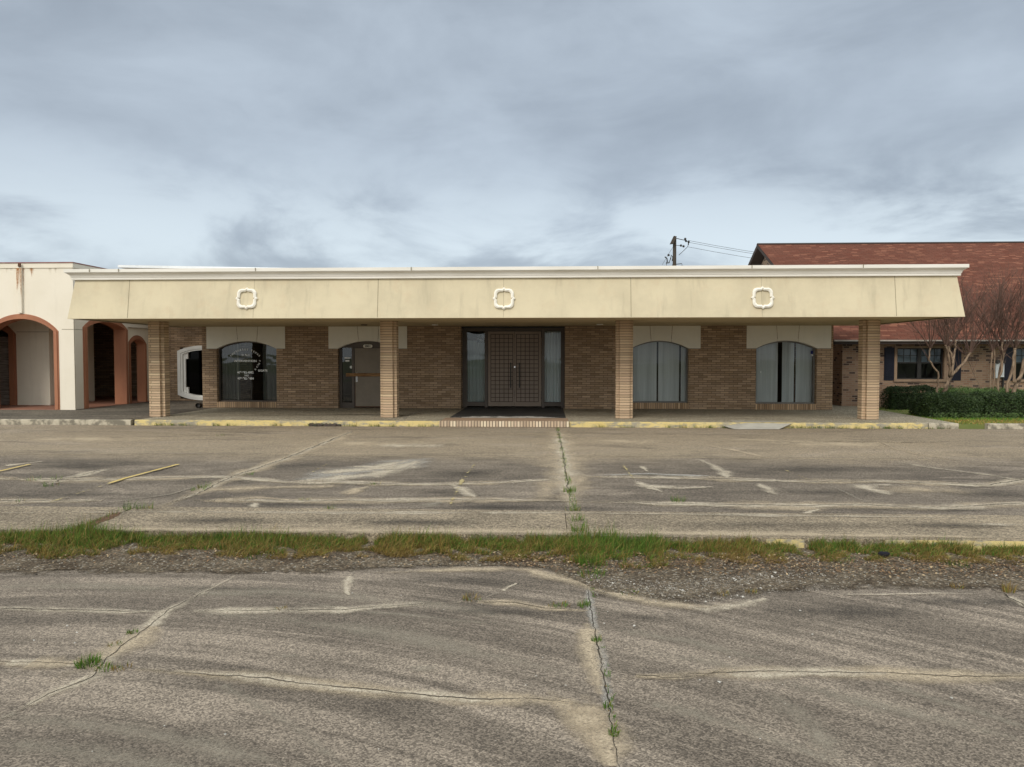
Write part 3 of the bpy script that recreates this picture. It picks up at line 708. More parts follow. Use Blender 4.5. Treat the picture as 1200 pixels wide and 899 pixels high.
# ------------------------------------------------------------------ walkway, kerbs
WZ = .15
xL = gz(151, 493, WZ).x; xR = gz(1128, 497, WZ).x
wk = MB()
wk.prismz([(xL + .06, YK + .16), (xR, YK + .16), (gz(1040, 482, WZ).x, gz(1040, 482, WZ).y), (gz(1040, 482, WZ).x, 32), (xL + .06, 32)], -.2, WZ - .003)
wk.build('walkway', M['walk']); WK = bpy.data.objects['walkway']; struct(WK, 'grey concrete walkway under the canopy', 'walkway')
w = MB(); w.box(-40, xL + .03, YK + .18, 32, -.2, WZ - .008)
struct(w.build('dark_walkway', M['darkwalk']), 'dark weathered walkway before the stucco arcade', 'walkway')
w = MB()
xa = gz(540, 497, 0).x; sx0, sx1 = gz(515, 497, .08).x, gz(667, 497, .08).x
def kerbrun(mb, x0, x1):
    x = x0
    while x < x1 - .01:
        x2 = min(x1, x + random.uniform(2.6, 3.4)); dz = random.uniform(-.004, .004)
        mb.prismx([(YK, -.05), (YK + .16, -.05), (YK + .16, WZ + dz), (YK + .03, WZ + dz), (YK + .008, WZ - .02 + dz)], x + .004, x2 - .004); x = x2
kerbrun(w, xL + .05, sx0); kerbrun(w, sx1, gz(1092, 500, .08).x)
K = struct(w.build('kerb', M['yellowkerb']), 'worn yellow painted kerb along the walkway', 'kerb')
w = MB(); kerbrun(w, -30, xL - .06); w2 = MB(); kerbrun(w2, gz(1093, 500, .08).x, xR); kerbrun(w2, gz(1161, 500, .08).x, 30)
struct(w.build('kerb', M['kerb']), 'bare stained concrete kerb before the stucco arcade', 'kerb')
struct(w2.build('kerb', M['kerb']), 'grey concrete kerb beside the lawn', 'kerb')
w = MB(); d = Decals(WZ - .003)
d.line([(505,478),(480,486),(470,493)], .12, 'd_grey', .02); d.line([(260,487),(420,486),(500,487)], .8, 'd_darkst', .2)
d.crack([(150,492),(160,489),(175,488)], .06, .03, 'd_sed', .03)
d.blob(208, 483, .35, .14, 'd_darkst')
d.flush(); d.mb.build('stain', [M[q] for q in d.mats], WK)

# concrete ramp over the kerb
t0, t1 = gz(853, 492, WZ), gz(903, 492, WZ); r0 = gz(866, 503, 0); r1 = gz(917, 502, 0)
w = MB()
A, B = (t0.x, YK + .55, WZ + .004), (t1.x, YK + .55, WZ + .004)
A2, B2 = (t0.x + .25, YK - .02, WZ - .015), (t1.x + .28, YK - .02, WZ - .02)
A3, B3 = (r0.x - .15, YK - .42, .008), (r1.x - .2, YK - .38, .008)
C3, C2 = (r1.x + .03, YK - .02, .008), (r0.x - .35, YK - .02, .06)
w.quad(A2, B2, B, A); w.quad(A3, B3, B2, A2)
w.add([B3, C3, B2], [(0, 1, 2)]); w.add([C3, (C3[0] - .05, YK + .3, WZ), B, B2], [(0, 1, 2, 3)]); w.add([C2, A3, A2], [(0, 1, 2)]); w.add([C2, A2, A, (A[0] - .02, YK + .1, WZ - .05)], [(0, 1, 2, 3)])
tag(w.build('concrete_ramp', M['ramp']), 'small pale concrete ramp poured over the yellow kerb', 'ramp')

# brick step and black pad
w = MB(); w.box(sx0, sx1, YK - .10, YK + .02, 0, WZ + .016)
ST = thing('brick_step', ((sx0 + sx1) / 2, YK, 0), 'brick edged step in the kerb before the double doors', 'step')
w.build('brick_edge', M['stepbrick'], ST)
w = MB(); w.box(sx0 + .02, sx1 - .02, YK + .021, YK + 1.1, .1, WZ + .012); w.build('step_top', M['steptop'], ST)
w = MB(); mx0, mx1 = gz(527, 489.5, WZ).x, gz(663, 489.5, WZ).x
w.box(mx0, mx1, gz(600, 489.6, WZ).y, 26.5, WZ - .01, WZ + .008)
d = Decals(WZ + .008); yy = gz(600, 489.6, WZ).y
d.line([(mx0 + .1, yy + .02), ((mx0+mx1)/2, yy + .08), (mx1 - .2, yy)], 1.3, 'd_mat', .1, world=True)
b0 = len(w.v); nf = len(w.f)
for i in d.mb.uv: w.uv[nf + i] = d.mb.uv[i]
w.v += d.mb.v; w.f += [tuple(b0 + q for q in f) for f in d.mb.f]; w.m += [1 + m for m in d.mb.m]
tag(w.build('entrance_mat', [M['matblack'], M['d_mat']]), 'black floor mat with frayed pale front edge before the double doors', 'mat')
# dirt clods on the kerb foot
w = MB(); w.col = []
for px in (371, 375, 388, 391, 394):
    c = gz(px, 499, 0)
    for i in range(9): w.ball((c.x + random.gauss(0, .1), YK - .05 + random.gauss(0, .02), .01 + random.random() * .05), random.uniform(.03, .06), 0, 6, 4, (1.3, .8, .8))
w.col = [tuple(v * random.uniform(.8, 1.2) for v in (.07, .058, .048)) for _ in w.v]
struct(w.build('dirt_heap', M['litter']), 'dark soil clods heaped against the yellow kerb', 'dirt', 'stuff')

# lawn at right
LZ = .11
lw = MB(); xl0 = gz(1040, 482, WZ)
lw.prismz([(xR + .01, YK + .17), (60, YK + .17), (60, 40), (xl0.x + .02, 40), (xl0.x + .02, xl0.y), (xR + .01, YK + .2)], -.2, LZ)
struct(lw.build('lawn', M['lawn']), 'dry yellow green lawn before the hedge', 'lawn')
lg = MB(); lg.col = []
for i in range(26000):
    x = random.uniform(9.2, 19); y = random.uniform(21.0, 24.5) if random.random() < .8 else random.uniform(21.0, 27.5)
    if x < xR and y < xl0.y and (x - xl0.x) / (xR - xl0.x) < 1 - (y - YK) / (xl0.y - YK) + .05: continue
    if x < xl0.x + .05: continue
    far = y > 22.3 or x < xR - .5
    cc = gcol(.85 if far else .35); cc = tuple(v * 1.5 for v in cc)
    blade(lg, (x, y, LZ), random.uniform(.03, .08), random.uniform(.01, .05), random.random() * 6.3, .006, cc, tuple(v * 1.2 for v in cc))
struct(lg.build('lawn_grass', M['blade']), 'short grass blades on the lawn by the hedge', 'grass', 'stuff')

# ------------------------------------------------------------------ office building
YW = 26.0; SOF = 3.02; YC = 19.95
OB = thing('office_building', (-1, 28, 0), 'long low tan brick office building with deep flat canopy and arched windows', 'building')
bx0 = at(237, 430, YW).x; bx1 = at(976, 430, YW).x
def arch_pts(cx, hw, zs, za, n=20):
    """segmental arch from (cx-hw, zs) over (cx, za) to (cx+hw, zs)"""
    s_ = za - zs; R = (hw * hw + s_ * s_) / (2 * s_); zc = za - R; a = math.asin(min(1, hw / R))
    return [(cx + R * sin(-a + 2 * a * i / n), zc + R * cos(-a + 2 * a * i / n)) for i in range(n + 1)]
WIN = [  # opening left, right, lintel left, right, sill y, joints
    (254, 324, 242, 334, 471.0), (396, 465, 385, 477, 477.7), (739.5, 807, 726, 821, 472.3), (886, 957, 875, 974, 473.5)]
ops = []
for (a, b, la, lb, sy) in WIN:
    x0, x1 = at(a, 430, YW).x, at(b, 430, YW).x; l0, l1 = at(la, 395, YW).x, at(lb, 395, YW).x
    cxp = (a + b) / 2
    ops.append(dict(x0=x0, x1=x1, l0=l0, l1=l1, zs=2.24, za=2.505, sill=at(cxp, sy, YW).z, cx=(x0 + x1) / 2))
ops[1]['sill'] = WZ
ex0, ex1 = at(540, 430, YW).x, at(662, 430, YW).x
wall = MB(); T = .30
def seg(x0, x1, z0, z1, m=0): wall.box(x0, x1, YW, YW + T, z0, z1, m)
xs = bx0
for o in ops[:2] + [None] + ops[2:]:
    if o is None: seg(xs, ex0, 0, SOF); xs = ex1; continue
    seg(xs, o['x0'], 0, SOF)
    if o['sill'] > WZ + .05:
        seg(o['x0'], o['x1'], 0, o['sill'] - .20)
        wall.box(o['x0'], o['x1'], YW - .006, YW + T, o['sill'] - .20, o['sill'], 1)
    seg(o['x0'], o['x1'], o['za'] + .06, SOF)
    xs = o['x1']
seg(xs, bx1, 0, SOF)
wall.box(bx0, bx0 + T, YW + T, 40, 0, 3.9); wall.box(bx1 - T, bx1, YW + T, 40, 0, 3.9); wall.box(bx0 + T, bx1 - T, 39.7, 40, 0, 3.9)
rx0 = -16.4
# recessed wing wall with its window opening
YR = 30.2
rwl, rwr = at(211, 430, YR).x, at(211, 430, YR).x + 1.84; rzb, rzt = at(220, 467, YR).z, at(220, 407, YR).z
wall.box(rx0, rwl, YR, YR + .3, 0, 3.6); wall.box(rwr, bx0, YR, YR + .3, 0, 3.6); wall.box(rwl, rwr, YR, YR + .3, 0, rzb); wall.box(rwl, rwr, YR, YR + .3, rzt, 3.6)
wall.box(ex0 - .28, ex0, YW + T, YW + T + .45, 0, SOF); wall.box(ex1, ex1 + .28, YW + T, YW + T + .45, 0, SOF)
wall.build('brick_wall', [M['brick'], M['rowlock']], OB)
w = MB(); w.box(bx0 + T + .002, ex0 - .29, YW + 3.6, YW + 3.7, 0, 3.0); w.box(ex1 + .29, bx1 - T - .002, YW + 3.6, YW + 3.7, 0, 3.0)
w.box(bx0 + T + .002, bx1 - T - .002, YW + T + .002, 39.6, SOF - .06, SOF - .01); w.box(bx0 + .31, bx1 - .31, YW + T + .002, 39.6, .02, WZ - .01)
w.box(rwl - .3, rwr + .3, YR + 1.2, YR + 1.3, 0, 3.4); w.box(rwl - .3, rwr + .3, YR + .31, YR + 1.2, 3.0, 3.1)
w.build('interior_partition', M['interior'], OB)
w = MB(); w.box(bx0 - .002, bx1 + .002, YW + .5, 40.1, 3.9, 4.05); w.box(-12.4, 10.6, YC + .5, YW + .49, 3.95, 4.05); w.box(rx0 + .45, bx0 - .003, YR - .2, 40, 3.6, 3.8)
pa, pb = at(138, 310.6, 27.0), at(470, 316.2, 27.0)
w.add([(pa.x, 27, pa.z), (pb.x, 27, pb.z), (pb.x, 33, pb.z + .1), (pa.x, 33, pa.z + .05), (pa.x, 27, pa.z - .09), (pb.x, 27, pb.z - .09), (pb.x, 33, pb.z - .0), (pa.x, 33, pa.z - .06)],
      [(0,1,2,3),(7,6,5,4),(0,4,5,1),(1,5,6,2),(2,6,7,3),(3,7,4,0)])
w.box(pa.x + .3, pb.x - .5, 28.0, 32.5, 4.051, pb.z - .1)
w.build('roof', M['roofmetal'], OB)

# canopy: fascia, soffit, cornice
cxl, cxr = at(79, 372, YC).x, at(1131, 371, YC).x
def around(mb, prof, yb, m=0, closed=False):
    rows = [[(cxl - o, yb, z), (cxl - o, YC - o, z), (cxr + o, YC - o, z), (cxr + o, yb, z)] for o, z in prof]
    for r0, r1 in zip(rows[:-1], rows[1:]):
        for i in range(3): mb.quad(r0[i], r0[i+1], r1[i+1], r1[i], m)
fz0, fz1, ft = SOF - .03, 4.06, -.15
w = MB(); around(w, [(-.06, fz0), (0, fz0), (0, fz0 + .012), (ft, fz1)], YW + .5)
for px in (150, 297, 442.5, 590, 739.5, 893, 1050):
    yo, x = .004, at(px, 345, YC + .05).x; wd = .006 if px in (150, 442.5, 739.5, 1050) else .003
    w.quad((x - wd, YC - yo, fz0 + .02), (x + wd, YC - yo, fz0 + .02), (x + wd, YC - ft - yo, fz1), (x - wd, YC - ft - yo, fz1), 1)
CAN = w.build('canopy', [M['fascia'], M['joint']], OB)
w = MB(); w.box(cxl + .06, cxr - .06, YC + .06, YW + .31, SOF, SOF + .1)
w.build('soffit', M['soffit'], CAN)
w = MB(); around(w, [(-.16, 4.055), (-.085, 4.055), (-.08, 4.075), (-.082, 4.112), (-.07, 4.118), (-.062, 4.15), (-.04, 4.19), (-.008, 4.215), (.02, 4.23), (.02, 4.242), (.05, 4.248), (.05, 4.335), (-.1, 4.345), (-.6, 4.1)], YW + .5)
w.build('cornice', M['cornice'], CAN)
w = MB()
for px in (106, 140, 300, 482, 700, 880, 1010):
    x = at(px, 314, YC).x; w.box(x, x + .018, YC - .074, YC - .069, 4.25, 4.338)
w.build('cornice_seam', M['joint'], CAN)
def ringpts(a, c, cusp, cw):
    q = []
    for k in range(4):
        th = k * pi / 2; pts = [(a + cusp, 0), (a, cw)]
        for i in range(9):
            t = pi / 2 * i / 8; pts.append((c + (a - c) * cos(t), c + (a - c) * sin(t)))
        pts += [(cw, a)]
        for x, y in pts: q.append((x * cos(th) - y * sin(th), x * sin(th) + y * cos(th)))
    return q
for i, px in enumerate((289.5, 590.5, 893.5)):
    c = at(px, 350 if i < 2 else 349, YC + .07); o_, i_ = ringpts(.262, .135, .04, .045), ringpts(.188, .095, .035, .028); n = len(o_); w = MB()
    def Pt(x, z, off): zz_ = c.z + z; return (c.x + x, YC + .15 * (zz_ - fz0) / (fz1 - fz0) - off, zz_)
    m_ = [((a[0]+b[0])/2, (a[1]+b[1])/2) for a, b in zip(o_, i_)]
    vs = [Pt(*p, .0) for p in o_] + [Pt(*p, .05) for p in o_] + [Pt(*p, .075) for p in m_] + [Pt(*p, .05) for p in i_] + [Pt(*p, .0) for p in i_]
    w.add(vs, [(r*n+k, r*n+(k+1) % n, (r+1)*n+(k+1) % n, (r+1)*n+k) for r in range(4) for k in range(n)])
    w.build('ornament_ring', M['ring'], OB)
for px, py in ((512, 382.2), (702, 382.2), (430, 383.5)):
    p = at(px, py, 25.0); w = MB()
    w.prismz([(p.x + .11 * cos(t * pi / 8), 24.6 + .11 * sin(t * pi / 8)) for t in range(16)], SOF - .03, SOF - .002)
    w.build('ceiling_light', M['white_paint'] if px != 430 else M['black'], OB)

# columns: square brick piers with notched corners
for px in (182.5, 454.8, 732, 1021.5):
    cx = at(px, 430, 22.05).x; a, b = .245, .145; cy = 22.0 + a
    pts = [(b, -a), (b, -b), (a, -b), (a, b), (b, b), (b, a), (-b, a), (-b, b), (-a, b), (-a, -b), (-b, -b), (-b, -a)]
    w = MB(); w.prismz([(cx + x, cy + y) for x, y in pts], WZ - .01, SOF + .005)
    w.build('column', M['colbrick'], OB)

# lintels, windows
YG = YW + .22
def lintel(o, parent):
    w = MB(); y0, y1 = YW - .012, YW + T - .04; zt = SOF - .006
    arc = arch_pts(o['cx'], (o['x1'] - o['x0']) / 2, o['zs'], o['za'], 24)
    j = [o['l0'], o['cx'] - .30, o['cx'] + .38, o['l1']]
    top = [o['l0'], o['cx'] - .345, o['cx'] + .42, o['l1']]
    def col(xa, za, xb, zb, xta=None, xtb=None):
        ta = xa if xta is None else xta; tb = xb if xtb is None else xtb
        w.add([(xa, y0, za), (xb, y0, zb), (tb, y0, zt), (ta, y0, zt), (xa, y1, za), (xb, y1, zb), (tb, y1, zt), (ta, y1, zt)],
              [(0,1,2,3), (5,4,7,6), (0,4,5,1), (0,3,7,4), (1,5,6,2), (3,2,6,7)])
    zat = lambda x: o['zs'] if x <= o['x0'] or x >= o['x1'] else next(a[1] + (b[1]-a[1])*(x-a[0])/(b[0]-a[0]) for a, b in zip(arc[:-1], arc[1:]) if a[0] <= x <= b[0] + 1e-9)
    for s in range(3):
        xa, xb = j[s] + (.008 if s else 0), j[s+1] - (.008 if s < 2 else 0); ta, tb = top[s] + (.008 if s else 0), top[s+1] - (.008 if s < 2 else 0)
        cuts = sorted({xa, xb, *[a[0] for a in arc if xa < a[0] < xb]})
        for p, q in zip(cuts[:-1], cuts[1:]):
            f = lambda x: ta + (tb - ta) * (x - xa) / (xb - xa)
            col(p, zat(p), q, zat(q), f(p), f(q))
    return w.build('lintel_panel', M['lintel'], parent)
def framed(o, parent, mat, th=.05, y0=YG - .05, y1=YG + .04, name='frame', sill=True):
    w = MB(); arc = arch_pts(o['cx'], (o['x1'] - o['x0']) / 2, o['zs'], o['za'], 24)
    inn = arch_pts(o['cx'], (o['x1'] - o['x0']) / 2 - th, o['zs'] - .01, o['za'] - th, 24)
    for a, b, c_, d_ in zip(arc[:-1], arc[1:], inn[1:], inn[:-1]): w.prism([d_, c_, b, a], y0, y1)
    w.box(o['x0'], o['x0'] + th, y0, y1, o['sill'], o['zs'] - .012); w.box(o['x1'] - th, o['x1'], y0, y1, o['sill'], o['zs'] - .012)
    if sill: w.box(o['x0'] + th, o['x1'] - th, y0 - .02, y1, o['sill'], o['sill'] + th)
    return w.build(name, mat, parent)
def pane(o, mat):
    arc = arch_pts(o['cx'], (o['x1'] - o['x0']) / 2 - .03, o['zs'], o['za'] - .03, 24)
    w = MB(); pts = [(o['x0'] + .03, o['sill'] + .03), (o['x1'] - .03, o['sill'] + .03)] + arc[::-1]
    w.add([(p[0], YG, p[1]) for p in pts], [tuple(range(len(pts)))])
    return w.build('arched_window', mat, OB)
def blinds(o, parent, gaps, mat):
    w = MB(); x = o['x0'] + .02; y = YG + .16
    while x < o['x1'] - .02:
        if not any(a <= x <= b for a, b in gaps):
            an = random.uniform(-.5, -.2); hw_ = .052
            w.quad((x - hw_ * cos(an), y + hw_ * sin(an), o['sill'] + .04), (x + hw_ * cos(an), y - hw_ * sin(an), o['sill'] + .04), (x + hw_ * cos(an), y - hw_ * sin(an), 2.6), (x - hw_ * cos(an), y + hw_ * sin(an), 2.6))
        x += .078
    return w.build('vertical_blinds', mat, parent)
X_ = lambda px: at(px, 430, YG + .16).x
FRM = [M['brown'], M['brown'], plain('grey_frame', (.22, .21, .19), (.18, .17, .16), 3, .5, .05), plain('grey_frame', (.22, .21, .19), (.18, .17, .16), 3, .5, .05)]

# text
def text_into(mb, s, size, place, m=0, align='CENTER'):
    cu = bpy.data.curves.new('t', 'FONT'); cu.body = s; cu.size = size; cu.offset = size * .03; cu.align_x = align; cu.align_y = 'CENTER'
    ob = bpy.data.objects.new('t', cu); COL.objects.link(ob)
    dg = bpy.context.evaluated_depsgraph_get(); me = bpy.data.meshes.new_from_object(ob.evaluated_get(dg))
    mb.add([place(v.co.x, v.co.y) for v in me.vertices], [tuple(p.vertices) for p in me.polygons], m)
    bpy.data.objects.remove(ob); bpy.data.curves.remove(cu); bpy.data.meshes.remove(me)
# first window: old glass with white lettering
o = ops[0]; P0 = pane(o, M['dirtyglass']); framed(o, P0, M['brown'], .045); lintel(o, P0)
w = MB()
def drape(x0, x1, y, n=26, amp=.03, zt=2.55):
    for i in range(n):
        xa, xb = x0 + (x1-x0)*i/n, x0 + (x1-x0)*(i+1)/n; ya, yb = y + amp*sin(i*1.7), y + amp*sin((i+1)*1.7)
        w.quad((xa, ya, o['sill'] + .05), (xb, yb, o['sill'] + .05), (xb, yb, zt), (xa, ya, zt))
drape(o['x0'], X_(279.5), YG + .30); drape(X_(306), o['x1'], YG + .32, 18)
w.build('curtain', M['dimcurtain'], P0)
w = MB(); xm = X_(279.5); w.box(xm, xm + .035, YG + .05, YG + .1, o['sill'] + .05, 2.4); w.build('mullion', M['gutter'], P0)
w = MB()
def flat(px, py, sc=1.0, rot=0.0):
    c = at(px, py, YG - .008)
    return lambda x, y: (c.x + sc * (x * cos(rot) - y * sin(rot)), YG - .008, c.z + x * sin(rot) + y * cos(rot))
word = 'SOUTHEAST TEXAS'; CX, CY, R_ = 287.2, 432.0, 22.3
for i, ch in enumerate(word):
    if ch == ' ': continue
    a = radians(-48 + 96 * i / (len(word) - 1)); text_into(w, ch, .085, flat(CX + R_ * sin(a), CY - R_ * cos(a), 1, -a))
text_into(w, 'D. N. I.', .10, flat(288, 416.2, 1.0)); text_into(w, 'INTERVENTION', .098, flat(287.5, 423.2, 1.18))
for ch, px, py in (('S', 304.6, 423), ('N', 303.6, 426.6), ('I', 302.2, 428), ('C', 301.4, 430), ('A', 299.2, 433)): text_into(w, ch, .085, flat(px, py, 1, 1.0))
text_into(w, '409-982-4862', .105, flat(287.5, 436.6, 1.0)); text_into(w, 'FAX', .085, flat(289, 440.3)); text_into(w, '409-982-9484', .105, flat(287.8, 443.7, 1.0)); text_into(w, 'B/GATE', .10, flat(308, 434.5))
w.build('lettering', M['letters'], P0)
# blinds windows
o = ops[2]; P2 = pane(o, M['glass']); framed(o, P2, FRM[2], .04); lintel(o, P2); blinds(o, P2, [(X_(769.6), X_(771.6)), (X_(796.5), X_(797.5)), (X_(803), X_(804.2))], M['blind'])
o = ops[3]; P3 = pane(o, M['glass']); framed(o, P3, FRM[3], .05); lintel(o, P3); blinds(o, P3, [(X_(912), X_(916.4)), (X_(929.6), X_(932)), (X_(954), X_(957))], M['blind'])
w = MB(); a, b = at(950, 411, YG - .006), at(957, 415, YG - .006); w.prism([(a.x, b.z), (b.x - .06, b.z), (b.x - .06, a.z), (a.x, a.z)], YG - .008, YG - .003)
w.prism([(a.x + .04, b.z - .07), (a.x + .12, b.z - .07), (a.x + .14, b.z - .005), (a.x + .02, b.z - .005)], YG - .008, YG - .003, 1)
w.build('sticker', [M['blue'], M['letters']], P3)
w = MB(); c = at(891.5, 436, YG - .006); w.prism([(c.x + .02 * cos(t), c.z + .02 * sin(t)) for t in [i * pi / 4 for i in range(8)]], YG - .008, YG - .003); w.build('decal', M['letters'], P3)

# door bay with board across
o = ops[1]
w = MB(); fx0 = at(416, 430, YG).x; fx1 = at(449.5, 430, YG).x; dz1 = at(420, 408.6, YG).z
arc = arch_pts(o['cx'], (o['x1'] - o['x0']) / 2, o['zs'], o['za'], 24)
w.prism([(o['x0'], dz1 + .03), (o['x1'], dz1 + .03)] + arc[::-1], YG - .03, YG + .05) if dz1 + .03 <= o['zs'] else w.prism([(o['x0'] + .12, dz1 + .03), (o['x1'] - .12, dz1 + .03)] + [p for p in arc[::-1] if p[1] > dz1 + .03], YG - .03, YG + .05)
w.box(o['x0'], o['x0'] + .09, YG - .05, YG + .05, WZ, o['zs'] - .01); w.box(o['x1'] - .09, o['x1'], YG - .05, YG + .05, WZ, o['zs'] - .01)
w.box(fx0 - .10, fx0 - .012, YG - .05, YG + .05, WZ, dz1 + .026); w.box(fx1 + .012, fx1 + .10, YG - .05, YG + .05, WZ, dz1 + .026)
w.box(o['x0'] + .092, fx0 - .102, YG - .03, YG + .05, WZ, WZ + .19); w.box(fx1 + .102, o['x1'] - .092, YG - .03, YG + .05, WZ, WZ + .19)
DF = w.build('door_surround', M['brown'], OB); lintel(o, DF)
for xa, xb in ((o['x0'] + .09, fx0 - .1), (fx1 + .1, o['x1'] - .09)):
    w = MB(); w.quad((xa, YG, WZ + .19), (xb, YG, WZ + .19), (xb, YG, dz1 + .03), (xa, YG, dz1 + .03)); w.build('sidelight', M['dirtyglass'], DF)
w = MB(); w.box(fx0, fx1, YG - .03, YG + .02, WZ + .035, dz1 + .015)
DR = w.build('steel_door', M['steeldoor'], OB)
w = MB(); w.box(fx0 - .004, fx1 + .004, YG - .033, YG - .0295, WZ + .02, WZ + .06); w.box(fx0 - .003, fx0 + .018, YG - .033, YG - .0295, WZ + .06, WZ + .9); w.build('rusty_edge', M['rustedge'], DR)
w = MB(); p, q = at(418.4, 440.5, YG), at(418.4, 446.5, YG)
w.tube([(p.x, YG - .03, p.z), (p.x, YG - .08, p.z), (p.x, YG - .08, q.z), (p.x, YG - .03, q.z)], .011, 6); w.box(p.x - .03, p.x + .03, YG - .036, YG - .0305, q.z - .03, p.z + .05); w.ball((p.x, YG - .05, p.z + .09), .03, 0); w.build('handle', M['chrome'], DR)
w = MB(); p, q = at(406.2, 439.3, YG), at(449, 439.3, YG); w.box(p.x, q.x + .3, YG - .10, YG - .055, p.z - .055, p.z + .06); w.build('wooden_board', M['board'], DR, bevel=.004)
w = MB(); c = at(431.3, 405.8, YG); hw_, hh_ = .165, .058
w.prism([(c.x + sx * (hw_ - hh_) + hh_ * cos(t), c.z + hh_ * sin(t)) for sx, ts in ((1, [-pi/2 + i*pi/8 for i in range(9)]), (-1, [pi/2 + i*pi/8 for i in range(9)])) for t in ts], YG - .045, YG - .032)
w2 = MB(); text_into(w2, '2801', .105, lambda x, y: (c.x + x * 1.05, YG - .048, c.z + y))
NP = w.build('number_plate', M['lintel'], DF); b0 = len(w.v)
w2.build('house_number', M['black'], DF)
w = MB()
for px, py, hw2, hh2 in ((407.3, 419.6, .105, .022), (407.2, 422.9, .07, .028)):
    c = at(px, py, YG); w.box(c.x - hw2, c.x + hw2, YG - .008, YG - .003, c.z - hh2, c.z + hh2)
c = at(411.6, 430.3, YG); w.prism([(c.x + .052 * cos(i*pi/8), c.z + .052 * sin(i*pi/8)) for i in range(16)], YG - .008, YG - .003)
w.build('sticker', M['letters'], DF)

# entrance: double doors with coffered squares and tall sidelights
YD = YW + .55
w = MB(); e0, e1 = ex0, ex1; d0, d1 = at(572, 430, YD).x, at(634.3, 430, YD).x; dm = (d0 + d1) / 2; zt = at(600, 388.5, YD).z; zb = WZ + .055
w.box(e0, e1, YD - .06, YD + .06, zt + .02, SOF - .003)
for a, b in ((e0, e0 + .16), (d0 - .12, d0 - .012), (d1 + .012, d1 + .12), (e1 - .13, e1)): w.box(a, b, YD - .06, YD + .06, WZ + .008, zt + .018)
w.box(e0 + .162, d0 - .122, YD - .05, YD + .05, WZ + .06, WZ + .2); w.box(d1 + .122, e1 - .132, YD - .05, YD + .05, WZ + .06, WZ + .2)
EN = w.build('entrance_frame', M['brown'], OB)
for a, b, side in ((e0 + .16, d0 - .12, 0), (d1 + .12, e1 - .13, 1)):
    w = MB(); w.quad((a, YD, WZ + .19), (b, YD, WZ + .19), (b, YD, zt + .02), (a, YD, zt + .02)); SL = w.build('sidelight', M['dirtyglass'] if not side else M['glass'], OB)
    w = MB(); n = 16
    for i in range(n):
        xa, xb = a + (b-a)*i/n, a + (b-a)*(i+1)/n; ya, yb = YD + .2 + .02*sin(i*2.1), YD + .2 + .02*sin((i+1)*2.1)
        w.quad((xa, ya, WZ + .2), (xb, yb, WZ + .2), (xb, yb, zt - (.0 if side else .32)), (xa, ya, zt - (.0 if side else .32)))
    w.build('curtain', M['curtain'], SL)
    if not side:
        w = MB(); p = at(564.5, 397, YD + .1); w.box(p.x - .16, p.x + .18, YD + .1, YD + .11, p.z - .15, p.z + .15)  # added panel behind the glass, stands in for a reflection of sky and tree
        t = NT('painted_reflection'); oo = t.obj(); t.principled(t.mix(t.ramp(t.noise(t.scalev(oo, (1, 1, 1.6)), 9, 4, .6, 1.2), .46, .54), (.03, .035, .04), (.55, .58, .6)), .8)  # pale and dark mottling paints that reflection into the colour
        w.build('reflection_panel', t.mat, SL)
    if side:
        w = MB(); p = at(637.5, 429, YD - .01); w.ball((p.x, YD - .03, p.z), .04, 0, 8, 6, (.8, .6, 1.4)); w.build('lock', M['chrome'], SL)
for a, b, side in ((d0, dm - .004, 0), (dm + .004, d1, 1)):
    w = MB(); w.box(a, b, YD - .02, YD + .02, zb, zt, 1)
    r = .11; xa, xb, za, zc = a + (r if side == 0 else .05), b - (.05 if side == 0 else r), zb + .16, zt - .1
    xa, xb = (a + .10, b - .06) if side == 0 else (a + .06, b - .10)
    w.box(a, xa - .01, YD - .034, YD - .021, zb, zt); w.box(xb + .01, b, YD - .034, YD - .021, zb, zt); w.box(xa - .01, xb + .01, YD - .034, YD - .021, zb, za - .01); w.box(xa - .01, xb + .01, YD - .034, YD - .021, zc + .01, zt)
    nc, nr_ = 5, 16
    for i in range(nc):
        for j in range(nr_):
            p0, p1 = xa + (xb-xa)*i/nc, xa + (xb-xa)*(i+1)/nc; q0, q1 = za + (zc-za)*j/nr_, za + (zc-za)*(j+1)/nr_
            w.box(p0 + .010, p1 - .010, YD - .036, YD - .021, q0 + .010, q1 - .010)
    DL = w.build('door', [M['doorbrown'], M['doorgroove']], OB)
    hx = at(598.6 if side == 0 else 608.8, 430, YD).x; h0, h1 = at(600, 454.5, YD).z, at(600, 425, YD).z
    w = MB(); w.tube([(hx, YD - .03, h0 + .06), (hx, YD - .11, h0 + .06)], .012, 6); w.tube([(hx, YD - .03, h1 - .06), (hx, YD - .11, h1 - .06)], .012, 6); w.tube([(hx, YD - .11, h0), (hx, YD - .11, h1)], .018, 8); w.build('handle', M['black'], DL)
    if side == 0:
        c = at(603.2, 430, YD); w = MB(); w.tube([(c.x, YD - .03, c.z), (c.x, YD - .06, c.z)], .032, 10); w.build('lock', M['chrome'], DL)

